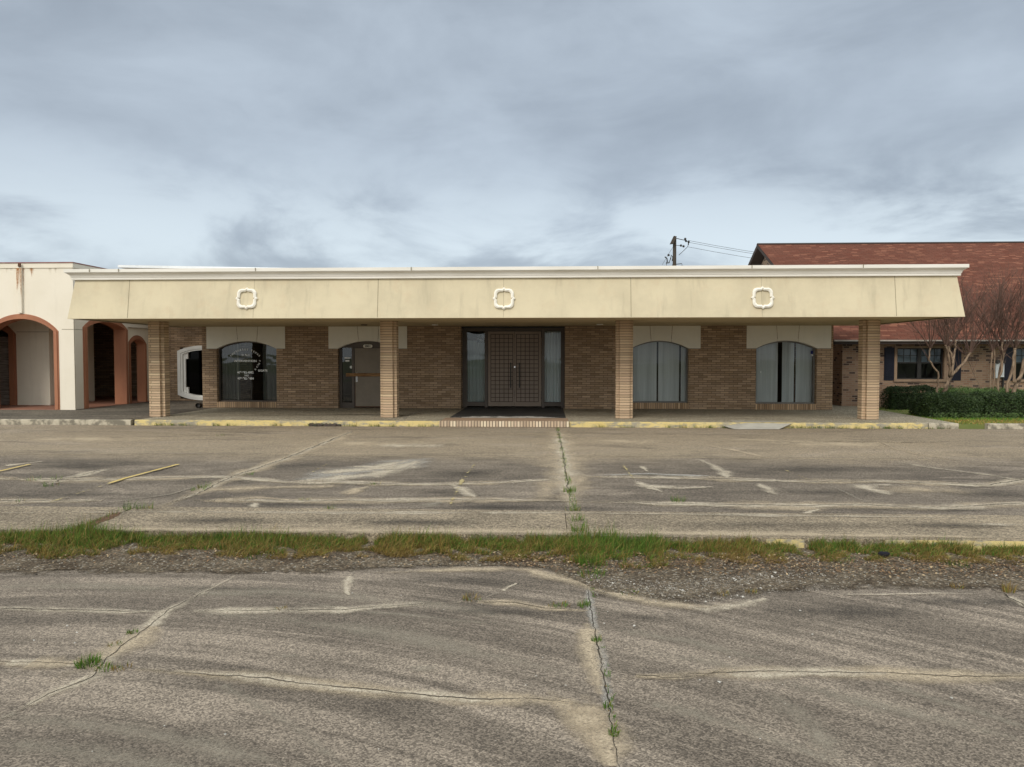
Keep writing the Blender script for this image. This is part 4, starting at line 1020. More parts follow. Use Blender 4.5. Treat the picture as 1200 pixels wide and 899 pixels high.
# white framed window in the recessed wing
def oval(x0, x1, z0, z1, rise, n=14):
    cx = (x0 + x1) / 2; hw_ = (x1 - x0) / 2
    top = arch_pts(cx, hw_, z1 - rise, z1, n); bot = [(x, z0 + (z1 - z)) for x, z in top]
    return bot + top[::-1]
def band(mb, A, B, y0, y1):
    n = len(A)
    for i in range(n):
        j = (i + 1) % n; mb.prism([A[i], A[j], B[j], B[i]], y0, y1)
a0, a1 = rwl - .09, rwr + .09
w = MB(); band(w, oval(a0, a1, rzb - .07, rzt + .07, .22), oval(a0 + .13, a1 - .13, rzb + .06, rzt - .06, .19), YR - .05, YR + .1)
band(w, oval(a0 + .12, a1 - .12, rzb + .05, rzt - .05, .19), oval(a0 + .20, a1 - .20, rzb + .12, rzt - .12, .17), YR - .01, YR + .15)
RW = w.build('oval_window', M['white_paint'], OB)
w = MB(); i0, i1 = a0 + .20, a1 - .20
for xx0, xx1 in ((i0, i0 + .2), (i1 - .2, i1)):
    w.box(xx0, xx1, YR + .06, YR + .14, rzt - .48, rzt - .16); w.box(xx0, xx1, YR + .06, YR + .14, rzb + .16, rzb + .46)
w.box(i0, i0 + .09, YR + .07, YR + .13, rzb + .46, rzt - .48); w.box(i1 - .09, i1, YR + .07, YR + .13, rzb + .46, rzt - .48)
w.build('inner_frame', M['white_paint'], RW)
w = MB(); w.quad((i0, YR + .17, rzb + .05), (i1, YR + .17, rzb + .05), (i1, YR + .17, rzt - .05), (i0, YR + .17, rzt - .05)); w.build('pane', glass('dark_glass', (.12, .13, .13), .002, .15), RW)
c = gz(233.5, 478, WZ); w = MB()
w.tube([(c.x - .02, YW + .12, WZ + .085), (c.x - .02, YW - .12, WZ + .085)], [.085, .085], 14, 0, False); w.tube([(c.x - .02, YW + .1, WZ + .085), (c.x - .02, YW - .04, WZ + .085)], .06, 12)
tag(w.build('drain_pipe', M['black']), 'short black pipe end on the walkway at the left brick corner', 'pipe')

# ------------------------------------------------------------------ stucco arcade at left
YL = 24.85; CXL = -16.1
SB = thing('stucco_building', (-20, 27, 0), 'cream stucco building with terracotta trimmed arches at the left', 'building')
def wall_arch(mb, u0, u1, z1, arcs, place, m=0, th=.4, z0=0.0):
    """wall in (u, z), thickness th, with arched openings [(uc, hw, zs, za)]; place(u, depth, z) -> point"""
    def slab(ua, ub, za0, zb0, zt):
        v = [place(ua, 0, za0), place(ub, 0, zb0), place(ub, 0, zt), place(ua, 0, zt), place(ua, th, za0), place(ub, th, zb0), place(ub, th, zt), place(ua, th, zt)]
        mb.add(v, [(0,1,2,3), (5,4,7,6), (0,4,5,1), (3,2,6,7), (0,3,7,4), (1,5,6,2)], m)
    u = u0
    for uc, hw_, zs, za in arcs:
        slab(u, uc - hw_, z0, z0, z1)
        pts = arch_pts(uc, hw_, zs, za, 22)
        for a, b in zip(pts[:-1], pts[1:]): slab(a[0], b[0], a[1], b[1], z1)
        u = uc + hw_
    slab(u, u1, z0, z0, z1)
def arch_trim(mb, uc, hw_, zs, za, wd, place, y0, y1, m=0, z0=WZ):
    A = arch_pts(uc, hw_, zs, za, 22); B = arch_pts(uc, hw_ + wd, zs, za + wd * 1.1, 22)
    A = [(uc - hw_, z0)] + A + [(uc + hw_, z0)]; B = [(uc - hw_ - wd, z0)] + B + [(uc + hw_ + wd, z0)]
    for i in range(len(A) - 1):
        q = [A[i], A[i+1], B[i+1], B[i]]
        v = [place(p[0], y0, p[1]) for p in q] + [place(p[0], y1, p[1]) for p in q]
        mb.add(v, [(0,1,2,3), (7,6,5,4), (0,4,5,1), (1,5,6,2), (2,6,7,3), (3,7,4,0)], m)
front = lambda u, d_, z: (u, YL + d_, z)
side = lambda u, d_, z: (CXL - d_, u, z)
zP = at(60, 308.5, YL).z
a1c = at(26.5, 430, YL).x; a1h = at(67, 430, YL).x - a1c; a1zs = at(66, 387, YL).z; a1za = at(27, 371, YL).z
w = MB(); wall_arch(w, -34, CXL, zP, [(a1c, a1h, a1zs, a1za)], front)
yn, yf = 25.44, 27.98
A2 = ((yn + yf) / 2, (yf - yn) / 2, 2.98, 3.30)
wall_arch(w, YL + .401, 28.15, zP, [A2], side)
w2m = MB()
A3 = (28.95, .58, 2.46, 2.70)
wall_arch(w2m, 28.16, YR - .002, 3.08, [A3], lambda u, d_, z: (CXL - .1 - d_, u, z), 0, .3)
w.box(CXL - .4, CXL, 28.16, YR - .002, 3.09, 3.7)
w.box(CXL - .4, CXL, 28.16, 40, 3.71, zP)
w.box(-34, -33.7, YL + .4, 40, 0, zP); w.box(-33.7, CXL - .41, 39.7, 40, 0, zP)
w.build('wall', M['white_stucco'], SB); w2m.build('inner_wall', M['beige_stucco'], SB)
# arcade back wall block, ceiling, far dark wall, floor
YB = 27.05; xb = at(58, 430, YB).x
w = MB(); b1r = at(13, 430, YB).x; b1c = b1r - 1.15
wall_arch(w, -33, xb, 3.75, [(b1c, 1.15, at(16, 391, YB).z, at(16, 391, YB).z + .42)], lambda u, d_, z: (u, YB + d_, z), 0, .3)
w.box(xb - .3, xb, YB + .301, 29.8, 0, 3.75)
w.box(xb - .001, xb + .012, YB - .012, YB + .14, WZ, 3.7)
w.build('arcade_wall', M['beige_stucco'], SB)
w = MB(); w.box(-33.6, CXL - .41, YL + .41, 39, 3.76, 3.85); w.build('arcade_ceiling', M['beige_stucco'], SB)
w = MB(); w.box(-33.6, CXL - .42, 33, 33.2, 0, 3.75); w.build('dark_wall', M['brick'], SB)
w = MB(); w.box(-33.6, CXL - .0, YL + .02, 33, .05, WZ + .006); w.build('tile_floor', M['terrafloor'], SB)
def trim(uc, hw_, zs, za, wd, place, y0, y1): 
    w = MB(); arch_trim(w, uc, hw_, zs, za, wd, place, y0, y1)
    arch_trim(w, uc, hw_ + wd * .99, zs, za + wd * 1.09, wd * .35, place, y0 + .03, y1); return w.build('arch_trim', M['terra'], SB)
trim(a1c, a1h - .08, a1zs - .03, a1za - .08, .115, front, -.05, .42)
trim(A2[0], A2[1] - .08, A2[2], A2[3] - .08, .15, side, -.05, .42)
trim(A3[0], A3[1] - .06, A3[2], A3[3] - .06, .11, lambda u, d_, z: (CXL - .1 - d_, u, z), -.04, .32)
trim(b1c, 1.15 - .05, at(16, 391, YB).z - .02, at(16, 391, YB).z + .36, .2, lambda u, d_, z: (u, YB + d_, z), -.05, .2)
zpl = at(5, 394.5, YB + .2).z
w = MB(); w.box(b1c - 1.1, b1c + 1.1, YB + .18, YB + .21, WZ, 1.1); w.box(b1c - 1.1, b1c + 1.1, YB + .19, YB + .22, 1.104, zpl); BW = w.build('boarded_window', M['plywood'], SB)
w = MB(); w.box(b1c - 1.1, b1c + 1.1, YB + .2, YB + .21, zpl + .004, 3.4); w.build('transom_glass', M['dirtyglass'], BW)
w = MB(); w.box(-34.05, CXL + .04, YL - .05, YL + .45, zP, zP + .035, 1); w.box(CXL - .45, CXL + .04, YL + .451, 40, zP, zP + .035, 1)
w.box(-34.05, CXL + .02, YL - .03, YL - .002, zP - .16, zP - .001); w.box(CXL + .002, CXL + .03, YL - .001, 40, zP - .16, zP - .001)
w.build('coping', [M['white_stucco'], plain('red_cap', (.22, .09, .085), (.30, .16, .13), 3, .7, .1)], SB)
w = MB(); x0, x1 = at(22.3, 340, YL).x, at(27, 340, YL).x
w.prismz([(x0, YL - .001), (x0, YL - .09), (x1, YL - .09), (x1, YL - .001)], a1za + .12, zP - .05)
w.box(x1 - .07, x1 + .02, YL - .13, YL - .092, zP - .13, zP - .01, 1)
w.build('downspout', [M['white_stucco'], M['rustedge']], SB)
d = MB()
def run(px, w_, z0, z1, y, m=0):
    x = at(px, 340, YL).x; n = 10
    for i in range(n):
        t0, t1 = i/n, (i+1)/n
        for s_ in (-1, 1):
            d.uv[len(d.f)] = [(0, t0*.9), (0, max(t0*.9, .6 + .4*t0)), (0, max(t1*.9, .6 + .4*t1)), (0, t1*.9)]
            za, zb_ = z0 + (z1-z0)*t0, z0 + (z1-z0)*t1
            d.quad((x, y, za), (x + s_*w_, y, za), (x + s_*w_*(1-.4*t1), y, zb_), (x, y, zb_), m)
run(24.6, .075, zP - .17, a1za + .9, YL - .094); run(22.6, .05, zP - .17, a1za + .1, YL - .0965); run(26.9, .045, zP - .17, a1za + .1, YL - .098); run(27.6, .05, zP - .17, a1za + .3, YL - .003)
run(37.5, .10, zP - .165, zP - .62, YL - .004); run(8.5, .07, zP - .165, zP - .5, YL - .006, 1); run(59, .08, zP - .165, zP - .5, YL - .0045, 1); run(66, .07, zP - .165, zP - .45, YL - .005, 1); run(14, .05, zP - .165, zP - .4, YL - .0035, 1)
d.build('rust_streak', [M['d_rust'], M['d_grime']], SB)
w = MB(); zj = at(80, 386, YL).z
w.box(at(72.5, 386, YL).x, CXL, YL - .004, YL - .001, zj - .008, zj + .008); w.box(CXL - .006, CXL + .004, YL - .004, YL + .01, WZ, at(88, 372, YL).z); w.box(CXL + .001, CXL + .004, YL + .02, yn - .1, zj - .008, zj + .008)
zj2 = at(40, 389, YB).z; w.box(b1r + .24, xb, YB - .004, YB - .001, zj2 - .008, zj2 + .008)
w.build('joint_line', M['joint'], SB)

# ------------------------------------------------------------------ brick house at right
YH = 28.0; HX0 = 10.75
BH = thing('brick_house', (18, 34, 0), 'rustic brick house with red shingle gable roof at the right', 'house')
ze = 2.56; yE = 27.35; yR = 37.4; zR = 7.46; gx = 10.2; HX1 = 34
w = MB(); wx0, wx1 = at(1051, 430, YH).x, at(1106, 430, YH).x; wz0, wz1 = at(1080, 444.5, YH).z, at(1080, 408, YH).z
w2x0, w2x1 = at(1190, 430, YH).x, at(1245, 430, YH).x
for a, b, z0, z1 in ((HX0, wx0, 0, 2.7), (wx0, wx1, 0, wz0), (wx0, wx1, wz1, 2.7), (wx1, w2x0, 0, 2.7), (w2x0, w2x1, 0, wz0), (w2x0, w2x1, wz1, 2.7), (w2x1, HX1, 0, 2.7)): w.box(a, b, YH, YH + .25, z0, z1)
ygb = 2 * yR - YH
w.prismx([(YH + .251, 0), (ygb, 0), (ygb, 2.6), (yR, zR - .25), (YH + .251, 2.75)], HX0, HX0 + .25)
w.build('wall', M['housebrick'], BH)
w = MB(); th = .12
def slope(y0, z0, y1, z1):
    L = sqrt((y1-y0)**2 + (z1-z0)**2)
    w.uv[len(w.f)] = [(gx, 0), (HX1 + 1, 0), (HX1 + 1, L), (gx, L)]
    w.quad((gx, y0, z0), (HX1 + 1, y0, z0), (HX1 + 1, y1, z1), (gx, y1, z1))
slope(yE, ze, yR, zR); 
yBk = 2 * yR - yE
w.uv[len(w.f)] = [(gx, 11), (HX1, 11), (HX1, 0), (gx, 0)]
w.quad((gx, yR, zR), (HX1 + 1, yR, zR), (HX1 + 1, yBk, ze), (gx, yBk, ze))
ROOF = w.build('roof', M['shingle'], BH)
w = MB()
w.quad((gx + .01, yE + .03, ze - .14), (HX1, yE + .03, ze - .14), (HX1, YH + .1, ze - .12), (gx + .01, YH + .1, ze - .12))
w.prismx([(yE + .02, ze - .02), (yE + .02, ze - .17), (yR, zR - .2), (yBk - .02, ze - .17), (yBk - .02, ze - .02), (yR, zR - .025)], gx + .005, gx + .06)
w.quad((gx + .06, yE + .05, ze - .16), (HX0 + .01, yE + .05, ze - .16), (HX0 + .01, yR, zR - .2), (gx + .06, yR, zR - .2)); w.quad((gx + .06, yR, zR - .2), (HX0 + .01, yR, zR - .2), (HX0 + .01, yBk, ze - .16), (gx + .06, yBk, ze - .16))
w.box(gx + .06, HX1, yE + .002, yE + .03, ze - .16, ze - .03)
w.prismx([(yR - .14, zR - .055), (yR, zR + .01), (yR + .14, zR - .055), (yR + .14, zR - .03), (yR, zR + .035), (yR - .14, zR - .03)], gx, HX1 + 1)
w.build('eave_board', M['darkbrown'], ROOF)
w = MB(); w.box(gx - .01, HX1 + 1, yE - .05, yE - .005, ze - .055, ze - .005); w.build('gutter', M['gutter'], ROOF)
def house_window(x0, x1):
    w = MB(); w.quad((x0, YH + .12, wz0), (x1, YH + .12, wz0), (x1, YH + .12, wz1), (x0, YH + .12, wz1)); hwn = w.build('window', glass('house_glass', (.7, .75, .78), .004, .6), BH)
    xm = (x0 + x1) / 2; zm = wz0 + (wz1 - wz0) * .53
    w = MB()
    for a, b in ((x0, x0 + .05), (xm - .07, xm + .07), (x1 - .05, x1)): w.box(a, b, YH + .07, YH + .13, wz0, wz1)
    for a, b in ((x0 + .05, xm - .07), (xm + .07, x1 - .05)):
        w.box(a, b, YH + .07, YH + .13, zm - .025, zm + .025); w.box(a, b, YH + .07, YH + .13, wz0, wz0 + .04); w.box(a, b, YH + .07, YH + .13, wz1 - .04, wz1)
        for f in (1/3, 2/3): w.box(a + (b-a)*f - .01, a + (b-a)*f + .01, YH + .105, YH + .116, zm + .03, wz1 - .041)
        zz_ = (zm + wz1) / 2; w.box(a, b, YH + .100, YH + .104, zz_ - .01, zz_ + .01)
    w.build('sash', M['black'], hwn)
    w = MB(); w.box(x0 - .1, x0 - .002, YH - .03, YH + .06, wz0, wz1 + .08); w.box(x1 + .002, x1 + .1, YH - .03, YH + .06, wz0, wz1 + .08); w.box(x0 - .002, x1 + .002, YH - .03, YH + .06, wz1 + .002, wz1 + .08); w.box(x0 - .12, x1 + .12, YH - .06, YH + .05, wz0 - .09, wz0 - .004); w.build('trim', M['tanwood'], hwn)
    w = MB(); w.box(x0, x1, YH + .2, YH + .21, zm + .02, wz1)
    w.build('blind', plain('pale_blind', (.30, .34, .37), (.25, .29, .32), 3, .8, .05, stretch=(.3, 1, 9)), hwn)
    w = MB(); w.box(x0 - .4, x1 + 2.2, YH + 1.2, YH + 1.25, 0, 2.6); w.build('dark_room', M['interior'], hwn)
    for a, b in ((x0 - .46, x0 - .11), (x1 + .25, x1 + .6)):
        w = MB(); w.box(a, b, YH - .03, YH - .001, wz0 - .04, wz1 + .02)
        for i in range(22):
            z = wz0 + .02 + (wz1 - wz0 - .06) * i / 22; w.box(a + .04, b - .04, YH - .045, YH - .031, z, z + .035)
        w.build('shutter', M['navy'], BH)
house_window(wx0, wx1); house_window(w2x0, w2x1)
w = MB(); p = at(1164.3, 424.5, YH); q = at(1169.3, 443.2, YH)
w.box(p.x, q.x, YH - .14, YH - .001, q.z, p.z); p2, q2 = at(1170.2, 424, YH), at(1174.5, 442, YH); w.box(p2.x, q2.x, YH - .12, YH - .001, q2.z, p2.z - .05)
MBX = w.build('meter_cabinet', M['meterbox'], BH, bevel=.008)
w = MB(); w.tube([(p.x + .05, YH - .2, p.z + .02), (p.x + .05, YH - .1, p.z + .02)], .075, 10); w.tube([(q2.x - .03, YH - .16, p2.z - .0), (q2.x - .03, YH - .08, p2.z)], .06, 10); w.box(p2.x + .01, p2.x + .06, YH - .124, YH - .1205, q2.z + .1, p2.z - .2); w.tube([(q2.x, YH - .05, q2.z), (q2.x, YH - .05, .1)], .03, 6); w.build('meter', M['black'], MBX)

# ------------------------------------------------------------------ hedges
def hedge(x0, x1, y0, y1, z0, z1, n, label, cols, lumps=.08):
    core = MB(); core.col = []
    nx, ny = max(2, int((x1-x0)/.25)), max(2, int((y1-y0)/.25))
    t = thing('hedge', ((x0+x1)/2, (y0+y1)/2, z0), label, 'hedge', 'clipped hedges before the brick house')
    def surf(u, v, face):   # point on a lumpy rounded box
        if face == 0: p = Vector((x0 + (x1-x0)*u, y0, z0 + (z1-z0)*v)); nrm = Vector((0, -1, .15))
        elif face == 1: p = Vector((x0 + (x1-x0)*u, y0 + (y1-y0)*v, z1)); nrm = Vector((0, 0, 1))
        else: p = Vector((x0 if face == 2 else x1, y0 + (y1-y0)*u, z0 + (z1-z0)*v)); nrm = Vector((-1 if face == 2 else 1, 0, .1))
        d_ = lumps * (mnoise.noise(p * 1.6) + .7 * mnoise.noise(p * 4.3))
        # round the top edges
        ez = max(0, (p.z - (z1 - .30)) / .30)
        if face == 0: p.y += .22 * ez * ez
        if face == 1:
            e = min(p.x - x0, x1 - p.x, p.y - y0); 
            if e < .35: p.z -= .18 * (1 - e / .35) ** 2
        if face > 1: p.x += (.22 if face == 2 else -.22) * ez * ez
        return p + nrm * d_, nrm
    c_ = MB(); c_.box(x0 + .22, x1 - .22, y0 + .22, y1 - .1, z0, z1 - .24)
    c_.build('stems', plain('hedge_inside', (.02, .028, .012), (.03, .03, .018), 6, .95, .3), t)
    lf = MB(); lf.col = []
    af, at_, asd = (x1-x0)*(z1-z0), (x1-x0)*(y1-y0), (y1-y0)*(z1-z0); tot = af + at_ + asd
    for i in range(n):
        r = random.random() * tot; face = 0 if r < af else (1 if r < af + at_ else 2)
        u, v = random.random(), random.random(); p, nrm = surf(u, v, face)
        p = p - nrm * random.random() ** 1.3 * .16 + nrm * (random.random() < .06) * random.uniform(0, .06)
        s_ = random.uniform(.014, .028)
        a = Vector((random.gauss(0, 1), random.gauss(0, 1), random.gauss(0, 1))).normalized(); b = a.cross((nrm + Vector((random.gauss(0, .7), random.gauss(0, .7), random.gauss(0, .7)))).normalized())
        if b.length < .1: continue
        b.normalize()
        lf.add([p - a*s_, p + b*s_*.55, p + a*s_, p - b*s_*.55], [(0, 1, 2, 3)])
        cc = random.choice(cols); k_ = random.uniform(.65, 1.35) * (1 + .45 * mnoise.noise(p * 2.2)); lf.col += [tuple(v_ * k_ for v_ in cc)] * 4
    lf.build('foliage', M['leaf'], t)
DG = [(.032, .057, .019), (.045, .077, .024), (.023, .040, .015), (.066, .10, .034)]
DD = [(.026, .046, .017), (.036, .06, .021), (.02, .036, .014)]
LG = [(.085, .15, .045), (.11, .175, .055), (.07, .12, .04)]
hx0 = at(1066, 470, 24.3).x
hm = at(1156, 470, 23.0).x
hedge(hx0, hm - .04, 23.0, 24.5, LZ, .80, 26000, 'dark clipped hedge nearest the kerb with its left end by the walkway', DG, .13)
hedge(hm + .06, 17.0, 23.08, 24.6, LZ, .83, 36000, 'dark clipped hedge running out of the picture at the right', DG, .13)
hedge(at(1112, 455, 25.2).x, at(1235, 455, 25.2).x, 25.15, 26.2, LZ, .90, 16000, 'lighter green rounded hedge behind the front hedge', LG, .12)
hedge(at(1034, 455, 27.4).x, at(1105, 455, 26.7).x, 26.6, 27.5, LZ, .90, 14000, 'dark hedge under the house window by the corner pier', DD)
# ground weeds at the hedge foot
w = MB(); w.col = []
for i in range(260):
    x = random.uniform(hx0, 17); y = 22.95 + random.gauss(-.06, .07)
    for q in range(4):
        a = random.random() * 6.3; s_ = random.uniform(.02, .045); p = Vector((x + random.gauss(0, .06), y, LZ + random.uniform(.02, .18)))
        u = Vector((cos(a), sin(a) * .5, .3)) * s_; v = Vector((-sin(a), .2, .8)).normalized() * s_ * .6
        w.add([p - u, p - v, p + u, p + v], [(0, 1, 2, 3)]); k_ = random.uniform(.7, 1.3); w.col += [(.06*k_, .10*k_, .025*k_)] * 4
struct(w.build('undergrowth', M['leaf']), 'bright green low weeds along the foot of the front hedge', 'weeds', 'stuff')

# ------------------------------------------------------------------ bare crepe myrtles
def myrtle(base, stems, label, top=4.2, seed=1, shoots=(10, 13)):
    rnd = random.Random(seed)
    t = thing('crepe_myrtle', base, label, 'tree', 'bare crepe myrtles by the house')
    tr, cr = MB(), MB(); B0 = Vector(base)
    def twig(p, d_, L, r, depth):
        n = 5; pts = [p.copy()]; q = p.copy(); dd = d_.copy()
        for i in range(n):
            dd = (dd + Vector((rnd.gauss(0, .10), rnd.gauss(0, .10), .07 + rnd.gauss(0, .06)))).normalized(); q = q + dd * L / n; pts.append(q.copy())
        cr.tube(pts, [r * (1 - .75 * i / n) for i in range(n + 1)], 4 if depth == 0 else 3, 0, False)
        if depth < 2:
            for i in range(2, n + 1):
                for _ in range(2 if depth == 0 else rnd.choice([0, 1, 1])):
                    dv = (dd + Vector((rnd.gauss(0, .55), rnd.gauss(0, .55), rnd.gauss(.1, .3)))).normalized()
                    twig(pts[i], dv, L * rnd.uniform(.28, .5), max(.0035, r * .5), depth + 1)
    for (dx, dy, pts_z) in stems:      # each stem: list of (x, y, z, r) offsets from the base
        P_ = [B0 + Vector(v[:3]) for v in pts_z]; R_s = [v[3] * .82 for v in pts_z]
        fine = [P_[0]]; fr = [R_s[0]]
        for a, b, ra, rb in zip(P_[:-1], P_[1:], R_s[:-1], R_s[1:]):
            for i in range(1, 5):
                f = i / 4; fine.append(a.lerp(b, f) + Vector((rnd.gauss(0, .012), rnd.gauss(0, .012), 0))); fr.append((ra + (rb - ra) * f) * rnd.uniform(.88, 1.14))
        tr.tube(fine, fr, 8, 0)
        tip = fine[-1]; tr.ball(tip, R_s[-1] * 1.35, 0, 7, 5)
        out = (tip - B0); out.z = 0; out = out * .35
        for s_ in range(rnd.randint(*shoots)):
            d_ = (Vector((rnd.gauss(0, .42), rnd.gauss(0, .35), 1.0)) + out * .5).normalized()
            L = min(2.3, max(.7, (top - tip.z))) * rnd.uniform(.55, 1.0)
            twig(tip, d_, L, rnd.uniform(.011, .019), 0)
        for s_ in range(2):
            i = rnd.randint(len(fine)//2, len(fine)-2); twig(fine[i], (Vector((rnd.gauss(0, .8), rnd.gauss(0, .6), .8))).normalized(), rnd.uniform(.7, 1.3), .009, 1)
    tr.build('trunk', M['bark'], t, smooth=True); cr.build('crown', M['twig'], t, smooth=True)
b1 = at(1101, 460, 25.0); b1.z = LZ
myrtle(tuple(b1), [(0, 0, [(0, 0, 0, .085), (.12, 0, .7, .075), (.38, 0, 1.25, .06), (.42, .05, 1.75, .05), (.30, .1, 2.15, .045)]),
                   (0, 0, [(.1, 0, .65, .07), (.45, .1, 1.3, .055), (.8, .15, 1.6, .05), (1.05, .2, 1.95, .04)]),
                   (0, 0, [(-.12, -.05, 0, .045), (-.10, -.1, .8, .04), (-.13, -.1, 1.35, .035), (-.42, -.1, 1.75, .034), (-.36, -.1, 2.1, .03)]),
                   (0, 0, [(.3, 0, 1.2, .05), (.2, -.2, 1.7, .045), (.05, -.25, 2.2, .035)]),
                   (0, 0, [(.4, 0, 1.6, .05), (.6, .25, 2.1, .04), (.65, .3, 2.4, .032)])],
       'bare crepe myrtle with leaning trunk before the house window', 4.15, 5)
b2 = at(1181, 458, 25.2); b2.z = LZ
myrtle(tuple(b2), [(0, 0, [(0, 0, 0, .085), (.25, 0, .95, .07), (.62, .1, 1.5, .055), (.95, .1, 1.75, .05), (1.2, .1, 2.1, .04)]),
                   (0, 0, [(-.08, .1, 0, .07), (.05, .1, .95, .06), (.22, .1, 1.6, .05), (.25, .1, 2.1, .045)]),
                   (0, 0, [(.1, .1, .3, .07), (.45, .1, 1.2, .06), (.55, .1, 1.75, .05), (.7, 0, 2.2, .04)]),
                   (0, 0, [(-.15, .2, 0, .05), (-.2, .2, 1.0, .045), (-.05, .2, 1.7, .04), (-.1, .2, 2.3, .035)])],
       'bare crepe myrtle with thick knotted stems at the right edge', 4.5, 9)
b3 = at(1160, 458, 25.6); b3.z = LZ
myrtle(tuple(b3), [(0, 0, [(0, 0, 0, .032), (.0, 0, 1.2, .03), (.05, 0, 2.0, .028)]), (0, 0, [(.10, 0, 0, .03), (.12, 0, 1.2, .028), (.18, .1, 2.1, .025)]),
                   (0, 0, [(.26, -.1, 0, .03), (.22, -.1, 1.0, .028), (.3, -.1, 1.9, .025)]), (0, 0, [(.0, .1, .3, .018), (-.45, .1, 1.2, .015), (-.75, .1, 1.9, .012)]), (0, 0, [(.36, .1, 0, .03), (.32, .1, 1.3, .025), (.5, .1, 2.0, .022)])],
       'thin stemmed crepe myrtle clump before the white meter box', 4.4, 14, (6, 9))

# ------------------------------------------------------------------ utility pole and wires
PY = 62.0
pt = at(790.6, 277.8, PY); pc = pt.x
UP = thing('utility_pole', (pc, PY, -.2), 'dark wooden utility pole rising behind the canopy roof', 'utility pole')
w = MB(); w.tube([(pc, PY, -.2), (pc, PY, pt.z - 4), (pc, PY, pt.z)], [.19, .155, .14], 10); w.build('pole', M['polewood'], UP)
w = MB(); a = at(785.5, 286.5, PY - .2); w.prism([(a.x - .05, a.z), (a.x + .22, a.z + .03), (pc + .1, pt.z - .02), (pc - .12, pt.z + .03)], PY - .45, PY - .16); 
w.build('crossarm', M['polewood'], UP)
w = MB()
def wp(*pts, r=.022): w.tube([at(p[0], p[1], PY) for p in pts], r, 5)
wp((791.5, 279), (797, 280.5), (803, 281.7), r=.03); wp((803, 281.7), (806.5, 283.5), (806, 289), (801, 294), (795.5, 299)); wp((792, 287.5), (798, 288)); wp((789, 289), (784, 297), (776, 310.5), r=.012); wp((807, 283.8), (806.5, 287.5), r=.045)
for px, py in ((803, 280), (804, 282.5), (801, 288.7), (807, 283.5), (798, 287.8), (783.5, 299)): w.ball(at(px, py, PY), .10, 0, 6, 5)
wp((779, 301), (781.5, 303), (782, 307), (780.5, 308.5), (784, 308), (786, 303), (786.5, 299), (788.5, 302), (787.5, 306), (790, 304), r=.05); wp((790, 310), (799, 309), (799.3, 311.5), r=.03); wp((788, 311), (792, 310.6), r=.08)
wp((781, 307), (781, 313), r=.02)
w.build('pole_hardware', M['black'], UP)
for (p0, p1, lab) in (((806.5, 281.8), (930, 300), 'topmost of the three thin wires running right from the pole'), ((807, 284), (930, 306.5), 'middle of the three thin wires running right from the pole'), ((806, 289.3), (930, 311.5), 'lowest of the three thin wires running right from the pole')):
    a, b = at(*p0, PY), at(*p1, PY); e = a + (b - a) * 6; w = MB(); pts = []
    for i in range(25):
        f = i / 24; p = a.lerp(e, f); sag = 2.0 * (4 * f * (1 - f)); p.z = a.z + (b.z - a.z) * .0 + (-(2.0 * 4 * f * (1 - f))) * 1.3; pts.append(p)
    w.tube(pts, .013, 4, 0, False); tag(w.build('overhead_wire', M['wire']), lab, 'wire', 'overhead wires')

# ------------------------------------------------------------------ sky, sun, camera
W = bpy.data.worlds.new('World'); S.world = W; W.use_nodes = True
nt = W.node_tree; nt.nodes.clear()
class WT(NT):
    def __init__(s): s.t = nt
t = WT(); N = t.n
SUN_EL, SUN_AZ = radians(37), radians(200)     # azimuth measured from +Y clockwise: the sun stands behind the camera, a little left
tc = N('ShaderNodeTexCoord').outputs['Generated']
sky = N('ShaderNodeTexSky'); sky.sky_type = 'NISHITA'; sky.sun_disc = False; sky.sun_elevation = SUN_EL; sky.sun_rotation = SUN_AZ
sp = N('ShaderNodeSeparateXYZ'); t.set(sp, 0, tc)
zc = t.math('MAXIMUM', sp.outputs[2], 0.0)
inv = t.math('DIVIDE', 1.0, t.math('ADD', zc, .26))
cb = N('ShaderNodeCombineXYZ'); t.set(cb, 0, t.math('MULTIPLY', sp.outputs[0], inv)); t.set(cb, 1, t.math('MULTIPLY', sp.outputs[1], inv)); t.set(cb, 2, .7)
n1 = t.noise(t.scalev(tc, (1, 1, 1.9), loc=(2.4, 1.1, .35)), 2.1, 6, .5, .3)
n2 = t.noise(t.scalev(tc, (1, 1, 2.6), loc=(7.7, 3.2, 2)), 4.2, 7, .56, .4)
m = t.math('ADD', t.math('MULTIPLY', n1, .7), t.math('MULTIPLY', n2, .3))
c = t.mix(t.ramp(m, .36, .66), (2.62, 3.02, 3.52), (4.15, 4.75, 5.4))
low = t.math('MULTIPLY', t.ramp(zc, .27, .13), t.ramp(n2, .36, .58))
c = t.mix(t.math('MULTIPLY', low, .85), c, (5.75, 6.5, 7.0))
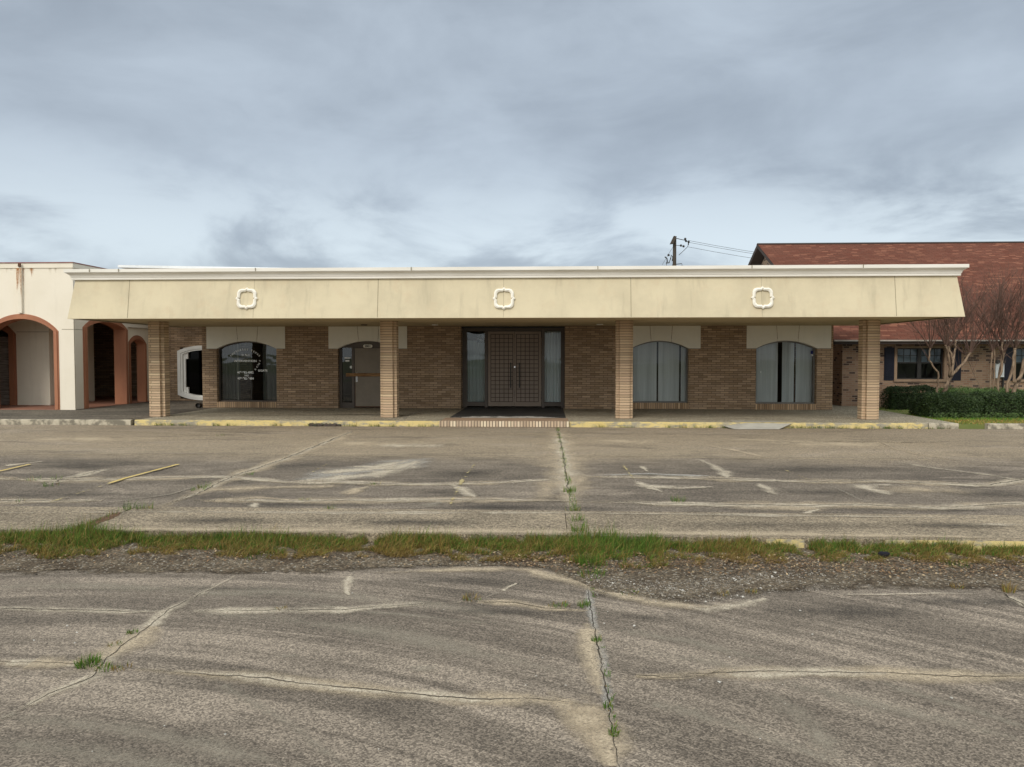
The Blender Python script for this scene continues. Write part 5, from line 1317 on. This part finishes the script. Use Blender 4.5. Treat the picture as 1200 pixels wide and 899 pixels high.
# the cloud deck is thinner overhead and behind the camera
k1 = t.math('ADD', 1.0, t.math('MULTIPLY', t.ramp(zc, .40, .85), 1.15))
k2 = t.math('ADD', k1, t.math('MULTIPLY', t.ramp(sp.outputs[1], .25, -.75), 1.15))
k2 = t.math('MULTIPLY', k2, t.math('SUBTRACT', 1.0, t.math('MULTIPLY', t.ramp(zc, .22, .04), t.math('MULTIPLY', t.ramp(sp.outputs[1], .1, -.5), .35))))
br = N('ShaderNodeCombineXYZ'); [t.set(br, i, k2) for i in range(3)]
warm = t.mix(t.ramp(k2, 1.0, 2.2), (1, 1, 1), (1.10, 1.0, .84))
c2 = t.mix(1.0, t.mix(1.0, c, br.outputs[0], 'MULTIPLY'), warm, 'MULTIPLY')
fin = t.mix(.90, sky.outputs[0], c2)
bg = N('ShaderNodeBackground', {'Strength': .10}); t.set(bg, 'Color', fin)
wo = N('ShaderNodeOutputWorld'); nt.links.new(bg.outputs[0], wo.inputs[0])

L = bpy.data.lights.new('Sun', 'SUN'); L.energy = 1.45; L.angle = radians(25); L.color = (1.0, .93, .82)
so = bpy.data.objects.new('Sun', L); COL.objects.link(so)
sd = Vector((sin(SUN_AZ) * cos(SUN_EL), cos(SUN_AZ) * cos(SUN_EL), sin(SUN_EL)))
so.rotation_euler = sd.to_track_quat('Z', 'Y').to_euler(); so.location = (0, 0, 30)

cd = bpy.data.cameras.new('Camera'); co = bpy.data.objects.new('Camera', cd); COL.objects.link(co)
cd.sensor_width = 36; cd.lens = F / 1200 * 36; cd.clip_end = 3000; cd.clip_start = .05
co.location = (0, 0, H); co.rotation_euler = (pi / 2 - PIT, 0, YAW); S.camera = co
S.view_settings.view_transform = 'Standard'; S.view_settings.look = 'None'; S.view_settings.exposure = .40; S.view_settings.gamma = 1
S.render.engine = 'CYCLES'; cy = S.cycles
cy.use_denoising = True; cy.max_bounces = 8; cy.diffuse_bounces = 4; cy.glossy_bounces = 3; cy.transparent_max_bounces = 24; cy.transmission_bounces = 4
try: cy.denoiser = 'OPENIMAGEDENOISE'
except Exception: pass
